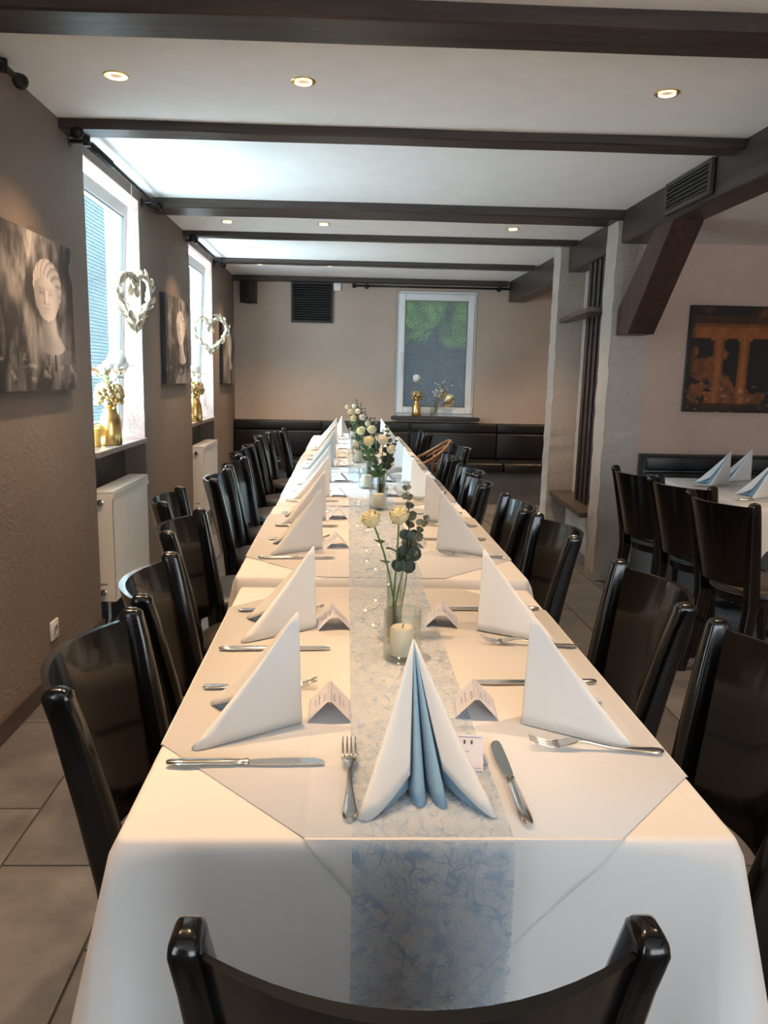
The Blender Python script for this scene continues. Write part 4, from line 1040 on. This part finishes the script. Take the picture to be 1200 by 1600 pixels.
place(fork, usedf, (0.014, 1.045, z-0.001), 0.0, 'stainless steel fork beside the napkin of the head chair', 'forks on the long table')
place(knife, usedk, (0.252, 1.045, z-0.0015), 0.0, 'stainless steel knife beside the napkin of the head chair', 'knives on the long table')
place(card, usedc, (0.178, 1.115, z), 1.45, 'white folded name card behind the napkin of the head chair', 'name cards on the long table')
z = 0.77+0.0046
place(nap, usedn, (-0.03, 7.30, z), PI, 'white folded napkin at the bench end of the long table', 'folded napkins on the long table')
place(card, usedc, (0.03, 7.22, z), 1.6, 'white folded name card at the bench end of the long table', 'name cards on the long table')

# ------------------------------------------------------------------ candles, vases, flowers
def make_candle():
    t = thing('candle_glass', 'x', 'candle holder')
    MB().lathe([(0.0, 0.0), (0.037, 0.0), (0.040, 0.004), (0.040, 0.103), (0.0388, 0.105), (0.0375, 0.103), (0.0375, 0.008), (0.0, 0.007)], 40, cap0=False, cap1=False).build('glass_cylinder', 'glass', t, smooth='auto', angle=50)
    c = thing('pillar_candle', 'x', 'candle')
    MB().lathe([(0.0, 0.0), (0.0245, 0.0), (0.0255, 0.003), (0.0255, 0.055), (0.0225, 0.0595), (0.012, 0.058), (0.0, 0.056)], 32, cap0=False, cap1=False).build('wax', 'candle_wax', c, smooth='auto', angle=60)
    MB().tube([(0, 0, 0.055), (0.001, 0, 0.061), (0.003, 0.001, 0.066)], 0.0009, 6).build('wick', 'wick', c)
    return t, c
def make_vase():
    t = thing('bud_vase', 'x', 'vase')
    MB().lathe([(0.0, 0.0), (0.0165, 0.0), (0.0185, 0.003), (0.0185, 0.160), (0.0178, 0.1615), (0.0170, 0.160), (0.0170, 0.012), (0.0, 0.010)], 32, cap0=False, cap1=False).build('glass_tube', 'glass', t, smooth='auto', angle=50)
    MB().lathe([(0.0, 0.0108), (0.0166, 0.0125), (0.0166, 0.123), (0.0, 0.123)], 28, cap0=False, cap1=False).build('water', 'water', t, smooth='auto', angle=50)
    return t
def leaf_mesh(name, ln, wd_, mat, round_=False):
    def fn(u, v):
        f = v; q = 2*u-1
        wv = wd_*((math.sin(PI*f**0.8))**0.7 if not round_ else math.sqrt(max(0, 1-(2*f-1)**2)))
        return (q*wv, ln*f, 0.12*ln*q*q - 0.25*ln*(f-0.3)**2)
    mb = MB().grid(fn, 4, 7); ob = mb.build(name, mat, smooth=True); me = ob.data; bpy.data.objects.remove(ob); return me
ME_leaf = leaf_mesh('leaf', 0.030, 0.012, 'leaf_green'); ME_leafb = leaf_mesh('leaf', 0.034, 0.014, 'leaf_green'); ME_euc = leaf_mesh('leaf', 0.030, 0.0145, 'eucalyptus', True)
def add_leaf(me, parent, p, d, up, s):
    d = Vector(d).normalized(); up = Vector(up); x = d.cross(up)
    if x.length < 1e-3: x = Vector((1, 0, 0))
    x.normalize(); n = x.cross(d)
    ob = bpy.data.objects.new('leaf', me); COL.objects.link(ob); ob.parent = parent
    ob.matrix_local = Matrix(((x.x, d.x, n.x, p[0]), (x.y, d.y, n.y, p[1]), (x.z, d.z, n.z, p[2]), (0, 0, 0, 1))) @ Matrix.Scale(s, 4)
def bloom_mb(rnd, r):
    mb = MB()
    for ring, (n, rr, hh, op) in enumerate(((3, 0.30, 0.95, 0.0), (4, 0.55, 0.95, 0.10), (5, 0.80, 0.88, 0.22), (6, 1.0, 0.75, 0.42))):
        for k in range(n):
            a0 = 2*PI*k/n + ring*0.7 + rnd.uniform(-.1, .1); span = 2*PI/n*0.75
            def fn(u, v):
                a = a0 + (2*u-1)*span*(0.60+0.40*math.sin(PI*min(1, v*0.9+0.1)))
                q = rr*(0.20 + 0.85*math.sin(PI*(0.06+0.62*v))**0.8) + op*max(0, v-0.7)*1.3
                zz = hh*1.9*v*(1-0.16*(2*u-1)**2*v) - op*max(0, v-0.8)*2.0
                return (r*q*math.cos(a), r*q*math.sin(a), r*zz)
            mb.grid(fn, 5, 5)
    return mb
def rose(base, pts, bend, mat, r, label, group, loc, rz, seed):
    rnd = random.Random(seed); t = thing('rose', label, 'rose', loc, rz, group)
    P = [Vector(p) for p in pts]
    MB().tube(P, [0.0022]*len(P), 7).build('stem', 'stem_green', t, smooth=True)
    d = (P[-1]-P[-2]).normalized()
    mb = bloom_mb(rnd, r); q = Vector((0, 0, 1)).rotation_difference(d)
    b_ = mb.build('bloom', mat, t, smooth=True, solid=0.0006); b_.location = P[-1]; b_.rotation_mode = 'QUATERNION'; b_.rotation_quaternion = q
    for k in range(4):
        a = 2*PI*k/4+0.4; v = q @ Vector((math.cos(a), math.sin(a), 0.9 if k % 2 else 0.2)); add_leaf(ME_leaf, t, P[-1], v, d, 0.55)
    for k, f in enumerate(bend):
        i = int(f*(len(P)-1)); a = rnd.uniform(0, 6.28); add_leaf(ME_leaf, t, P[i], (math.cos(a), math.sin(a), 0.5), (0, 0, 1), rnd.uniform(0.9, 1.25))
    return t
def arc(p0, p1, p2, n=10):
    p0, p1, p2 = Vector(p0), Vector(p1), Vector(p2)
    return [p0*(1-s)**2 + p1*2*s*(1-s) + p2*s*s for s in [k/n for k in range(n+1)]]
def eucalyptus(pts, label, group, loc, rz, seed, start=0.50, n=8, me=None):
    rnd = random.Random(seed); t = thing('eucalyptus_sprig', label, 'eucalyptus', loc, rz, group)
    P = [Vector(p) for p in pts]; m_ = len(P)
    MB().tube(P, [0.0020 - 0.0012*i/m_ for i in range(m_)], 6).build('stem', 'stem_green', t, smooth=True)
    for k in range(n):
        f = start + (1-start)*k/(n-1); x = f*(m_-1); i = min(int(x), m_-2); p = P[i].lerp(P[i+1], x-i); d = (P[i+1]-P[i]).normalized()
        a = k*1.45 + rnd.uniform(-.3, .3); s = (1.15-0.75*(f-start)/(1-start))*rnd.uniform(0.9, 1.15)
        for w_ in (0, PI):
            v = Vector((math.cos(a+w_), math.sin(a+w_), 0.45)) + d*0.3
            add_leaf(me or ME_euc, t, p, v, (rnd.uniform(-.4, .4), -0.8, 0.6), s)
    return t
cg, cw = make_candle(); vz = make_vase(); uc, uw, uv = [], [], []
SETS = [(0.127, 1.545, 0.116, 1.650, 'nearest the head chair'), (0.150, 3.27, 0.165, 3.40, 'second from the head chair'), (0.115, 3.92, 0.135, 4.06, 'third from the head chair'),
        (0.09, 5.12, 0.115, 5.27, 'third from the bench'), (0.085, 6.02, 0.105, 6.17, 'second from the bench'), (0.075, 7.05, 0.085, 7.2, 'nearest the bench')]
for i, (x, y, vx, vy, lb) in enumerate(SETS):
    z = tz(y)+0.0022; zv = tz(vy)+0.0022
    place(cg, uc, (x, y, z), 0, 'clear glass candle cylinder on the runner, %s' % lb, 'candle glasses on the runner')
    place(cw, uw, (x, y+0.004, z+0.0085), 0, 'cream pillar candle inside the glass cylinder %s' % lb, 'pillar candles on the runner')
    place(vz, uv, (vx, vy, zv), 0, 'slim clear glass bud vase with water, %s' % lb, 'bud vases on the runner')
    r_ = 0 if i == 0 else rnd.uniform(-0.5, 0.5)
    g = 'roses in the bud vases'; loc = (vx, vy, zv)
    s1 = arc((0.008, 0.002, 0.015), (-0.006, 0, 0.17), (-0.050, -0.02, 0.268)); s2 = arc((-0.008, 0, 0.015), (0.004, 0.0, 0.17), (0.004, -0.012, 0.272))
    rose(None, s1, (0.62, 0.8), 'rose_cream', 0.020 if i == 0 else 0.023, 'cream rose leaning to the window side in the vase %s' % lb, g, loc, r_, 10+i)
    rose(None, s2, (0.6, 0.75), 'rose_cream' if i in (0, 2) else 'rose_white', 0.020 if i == 0 else 0.024, 'upright cream rose in the vase %s' % lb, g, loc, r_, 30+i)
    if i > 0: rose(None, arc((0.0, -0.004, 0.015), (0.01, 0, 0.16), (0.035, -0.02, 0.235)), (0.65,), 'rose_white', 0.020, 'low white rose in the vase %s' % lb, g, loc, r_, 70+i)
    eucalyptus(arc((0.004, 0.006, 0.015), (0.045, 0.004, 0.2), (0.020, 0.0, 0.345)), 'tall grey green eucalyptus sprig in the vase %s' % lb, 'eucalyptus in the bud vases', loc, r_, 50+i)
    if i > 0:
        eucalyptus(arc((0.0, -0.006, 0.015), (-0.01, 0.0, 0.16), (-0.035, -0.01, 0.215)), 'low leafy green sprig in the vase %s' % lb, 'eucalyptus in the bud vases', loc, r_, 130+i, start=0.45, n=7, me=ME_leafb)
    eucalyptus(arc((-0.004, 0.006, 0.015), (0.006, 0.0, 0.18), (0.062, -0.02, 0.285)), 'short spreading eucalyptus sprig in the vase %s' % lb, 'eucalyptus in the bud vases', loc, r_, 90+i, start=0.5, n=8)
# fairy lights
t = thing('fairy_light_string', 'wire string of tiny warm fairy lights lying on the runner', 'fairy lights')
pts = []; rnd = random.Random(12)
for k in range(260):
    f = k/259; y = 1.42 + f*5.9
    x = 0.095 + 0.035*math.sin(f*70) + 0.015*math.sin(f*161+1); pts.append((x, y + 0.02*math.sin(f*120), tz(y)+0.0045 + 0.002*abs(math.sin(f*90)) + (0.0 if not 2.08 < y < 2.16 else 0.004)))
MB().tube(pts, 0.0005, 4).build('wire', 'steel', t)
bm_ = None
for k in range(4, 258, 5):
    if bm_ is None: b_ = MB().sphere((0, 0, 0), 0.0024, 8, 6).build('bulb', 'fairy_glow', t, smooth=True); bm_ = b_.data
    else: b_ = bpy.data.objects.new('bulb', bm_); COL.objects.link(b_); b_.parent = t
    p = pts[k]; b_.location = (p[0]+rnd.uniform(-.012, .012), p[1], p[2]+0.0025)

# ------------------------------------------------------------------ side room table
T2 = (1.97, 2.77, 3.62, 4.76, 0.75, 0.20)
make_table((1.97, 2.77, 3.62, 4.76, 0.75), 'dark wooden table in the side room under white cloth', None)
ob = make_cloth(T2, 9, 'white cloth over the side room table'); del ob['group']
z = 0.7515
for x, y, r_, lb in ((2.285, 4.46, -PI/2, 'white and blue napkin on the side room table, nearest the pillar'), (2.52, 4.66, -PI/2-0.15, 'white napkin on the side room table, on the bench side'), (2.285, 3.98, -PI/2, 'white and blue napkin on the side room table, farthest from the pillar')):
    place(nap, usedn, (x, y, z), r_, lb, 'napkins on the side room table')
for y in (4.32, 3.84): place(knife, usedk, (2.12, y, z), -PI/2, 'stainless steel knife on the side room table, %s the pillar' % ('nearest' if y > 4 else 'farthest from'), 'knives on the side room table')

# ------------------------------------------------------------------ heart wreaths
def heart(name, loc, rz, top, label, s=1.0):
    t = thing('heart_wreath', label, 'wreath', loc, rz)
    pts = []
    for k in range(41):
        a = 2*PI*k/40; x = 16*math.sin(a)**3; z = 13*math.cos(a)-5*math.cos(2*a)-2*math.cos(3*a)-math.cos(4*a)
        pts.append(Vector((x*0.0086*s, 0, z*0.0105*s)))
    MB().tube(pts, 0.013, 8).build('hoop', 'wreath_straw', t, smooth=True)
    me = leaf_mesh('leaf', 0.055, 0.018, 'wreath_straw'); rnd = random.Random(label)
    for k in range(40):
        d = (pts[k+1]-pts[k]).normalized()
        for q in range(2):
            o_ = rnd.uniform(0, 6.28); side = Vector((0, math.cos(o_), 0)) + d.cross(Vector((0, 1, 0)))*math.sin(o_)
            add_leaf(me, t, pts[k]+side*0.008, d*(1 if k < 20 else -1)*-1 + side*0.45, side, rnd.uniform(0.8, 1.1))
    h = top-loc[2]; MB().tube([(0, 0, 0.05*s), (0, 0, h)], 0.0009, 5).build('thread', 'thread', t)
    return t
heart('heart_wreath', (XW+0.075, 4.40, 1.74), math.radians(68), 2.334, 'straw heart wreath hanging before the tilted window')
heart('heart_wreath', (XW+0.075, 6.80, 1.68), math.radians(12), 2.334, 'straw heart wreath hanging before the window nearer the bench')

# ------------------------------------------------------------------ gold head vases and dried flowers
def head_vase(loc, rz, s, label, mat2='antique_gold', hollow=True):
    t = thing('head_vase', label, 'vase', loc, rz)
    b_ = MB().lathe([(0.0, 0), (0.060*s, 0), (0.064*s, 0.006*s), (0.064*s, 0.07*s), (0.060*s, 0.13*s), (0.052*s, 0.17*s), (0.040*s, 0.188*s), (0.037*s, 0.21*s), (0.0, 0.215*s)], 32, cap0=False, cap1=False).build('torso', 'gold', t, smooth='auto', angle=60)
    mb = MB().sphere((0, -0.004*s, 0.255*s), 0.046*s, 20, 14, (0.9, 1.0, 1.25))
    mb.tube([(0, -0.048*s, 0.275*s), (0, -0.056*s, 0.258*s), (0, -0.047*s, 0.25*s)], [0.005*s, 0.008*s, 0.007*s], 8)
    mb.tube([(-0.014*s, -0.044*s, 0.232*s), (0, -0.049*s, 0.231*s), (0.014*s, -0.044*s, 0.232*s)], [0.002*s, 0.005*s, 0.002*s], 8)
    mb.sphere((0, -0.038*s, 0.213*s), 0.014*s, 10, 8)
    mb.build('face', 'gold', t, smooth=True)
    rnd = random.Random(label); mb = MB()
    for k in range(150):
        a = rnd.uniform(0, 2*PI); v = rnd.uniform(-0.3, 1.0); f = math.sin(a)
        if f < -0.72 and v < 0.15: continue
        r_ = 0.070*s*math.sqrt(max(0.05, 1-v*v*0.5)); mb.sphere((r_*math.cos(a), r_*math.sin(a)*1.02, (0.268+0.075*v)*s), rnd.uniform(0.012, 0.020)*s, 7, 5)
    o_ = mb.build('curls', mat2, t, smooth=True); o_['label'] = 'bumpy curls of hair'
    return t
def pompom(p, base, r, label, group):
    t = thing('dried_flower', label, 'flower', base, 0, group)
    d = Vector(p)-Vector(base); MB().tube(arc((0, 0, 0), (d.x*0.2, d.y*0.2, d.z*0.6), d, 6), 0.0015, 6).build('stem', 'dried_straw', t)
    rnd = random.Random(label); mb = MB().sphere(d, r, 16, 12, disp=0.10, rnd=rnd); mb.build('flower_head', 'pompom', t, smooth=True)
def twigs(base, n, hgt, spread, label, mat, group, leaf=None, lsc=1.0, dots=None, yb=0.0):
    t = thing('dried_bouquet', label, 'dried flowers', base, 0, group); rnd = random.Random(label); mb = MB(); md = MB()
    lm = leaf_mesh('leaf', 0.07, 0.022, leaf) if leaf else None
    for k in range(n):
        a = rnd.uniform(0, 2*PI); q = rnd.uniform(0.3, 1)*spread; e = Vector((q*math.cos(a)*0.8, q*math.sin(a)+yb, hgt*rnd.uniform(0.6, 1)))
        P = arc((0, 0, 0), (e.x*0.15, e.y*0.15, e.z*0.7), e, 6); mb.tube(P, 0.0011, 5)
        if lm and k % 2 == 0: add_leaf(lm, t, P[5], (P[6]-P[4]) + Vector((rnd.uniform(-.1, .1), rnd.uniform(-.1, .1), 0)), (1, 0, 1), lsc*rnd.uniform(.7, 1.2))
        if dots:
            for b in range(4):
                p = P[rnd.randint(4, 6)] + Vector((rnd.uniform(-.02, .02), rnd.uniform(-.03, .03), rnd.uniform(-.02, .02)))
                md.sphere(p, rnd.uniform(.004, .007), 6, 4); mb.tube([P[4], p], 0.0007, 4)
    mb.build('twigs', mat, t)
    if dots: md.build('seed_heads', dots, t)['kind'] = 'stuff'
    return t
V1 = (-1.295, 4.30, SZ+0.001)
head_vase(V1, math.radians(60), 0.95, 'shiny gold head vase on the sill of the tilted window')
tp = (V1[0], V1[1], SZ+0.29)
G1 = 'dried flowers in the vase by the tilted window'
for k, (dx, dy, dz, r_) in enumerate(((0.03, 0.06, 0.18, 0.050), (-0.02, -0.06, 0.12, 0.026), (-0.005, 0.0, 0.145, 0.026), (0.02, 0.04, 0.12, 0.030), (0.05, 0.12, 0.15, 0.028), (0.03, 0.0, 0.085, 0.026))):
    pompom((tp[0]+dx, tp[1]+dy, tp[2]+dz), tp, r_, '%s white pompom flower in the gold vase by the tilted window' % (['largest', 'leaning', 'middle', 'pale', 'outermost', 'lowest'][k]), G1)
twigs(tp, 26, 0.13, 0.12, 'crisp tan dried leaves in the gold vase by the tilted window', 'dried_straw', G1, 'dried_brown', 0.9)
twigs(tp, 16, 0.16, 0.17, 'fine pale twigs with tiny white buds by the tilted window', 'dried_straw', G1, None, 1, 'pompom', 0.08)
twigs(tp, 8, 0.12, 0.09, 'green dried grass in the gold vase by the tilted window', 'stem_green', G1, 'stem_green', 0.7, None, 0.05)
t = tag(MB().lathe([(0.0, 0), (0.034, 0), (0.035, 0.003), (0.035, 0.095), (0.03, 0.10), (0.0, 0.097)], 24, (-1.345, 4.17, SZ+0.001), cap0=False, cap1=False).build('pillar_candle', 'candle_yellow', smooth='auto', angle=60), 'yellow pillar candle on the sill of the tilted window', 'candle')
V2 = (-1.265, 6.56, SZ+0.001)
head_vase(V2, math.radians(60), 0.95, 'shiny gold head vase on the sill nearer the bench')
tp = (V2[0], V2[1], SZ+0.29); G2 = 'dried flowers in the vase nearer the bench'
for k, (dx, dy, dz, r_) in enumerate(((0.0, 0.02, 0.14, 0.042), (-0.03, 0.05, 0.10, 0.026), (0.03, 0.0, 0.09, 0.024))):
    pompom((tp[0]+dx, tp[1]+dy, tp[2]+dz), tp, r_, '%s white pompom flower in the gold vase nearer the bench' % (['largest', 'leaning', 'lowest'][k]), G2)
twigs(tp, 12, 0.13, 0.10, 'tan and green dried leaves in the gold vase nearer the bench', 'dried_straw', G2, 'dried_straw', 0.8, None, 0.03)
V3 = (0.80, YB-0.06, BZ0+0.001)
head_vase(V3, 0.0, 0.80, 'small dark gold head vase with curly hair on the black sill')
t = thing('glass_vase', 'clear glass vase of dried stems on the black sill', 'vase', (1.00, YB-0.06, BZ0+0.001))
MB().lathe([(0.0, 0), (0.038, 0), (0.042, 0.005), (0.042, 0.195), (0.0405, 0.197), (0.039, 0.195), (0.039, 0.012), (0, 0.01)], 28, cap0=False, cap1=False).build('glass_cylinder', 'glass', t, smooth='auto', angle=50)
base = (1.00, YB-0.06, BZ0+0.02); G3 = 'dried stems on the black sill'
t = twigs(base, 15, 0.40, 0.18, 'grey dried twigs with pale buds in the glass vase', 'dried_grey', G3, 'dried_grey', 0.4, 'pompom')
for ch in kids(t): pass
t.rotation_euler = (0, 0.28, 0); t.scale = (1, 0.35, 1)
t = twigs(base, 8, 0.27, 0.17, 'broad golden dried leaves in the glass vase', 'dried_straw', G3, 'antique_gold', 2.6); t.rotation_euler = (0, 0.45, 0); t.scale = (1, 0.4, 1)
pompom((0.79, YB-0.10, 1.335), base, 0.042, 'round cream dried flower leaning from the glass vase', G3)
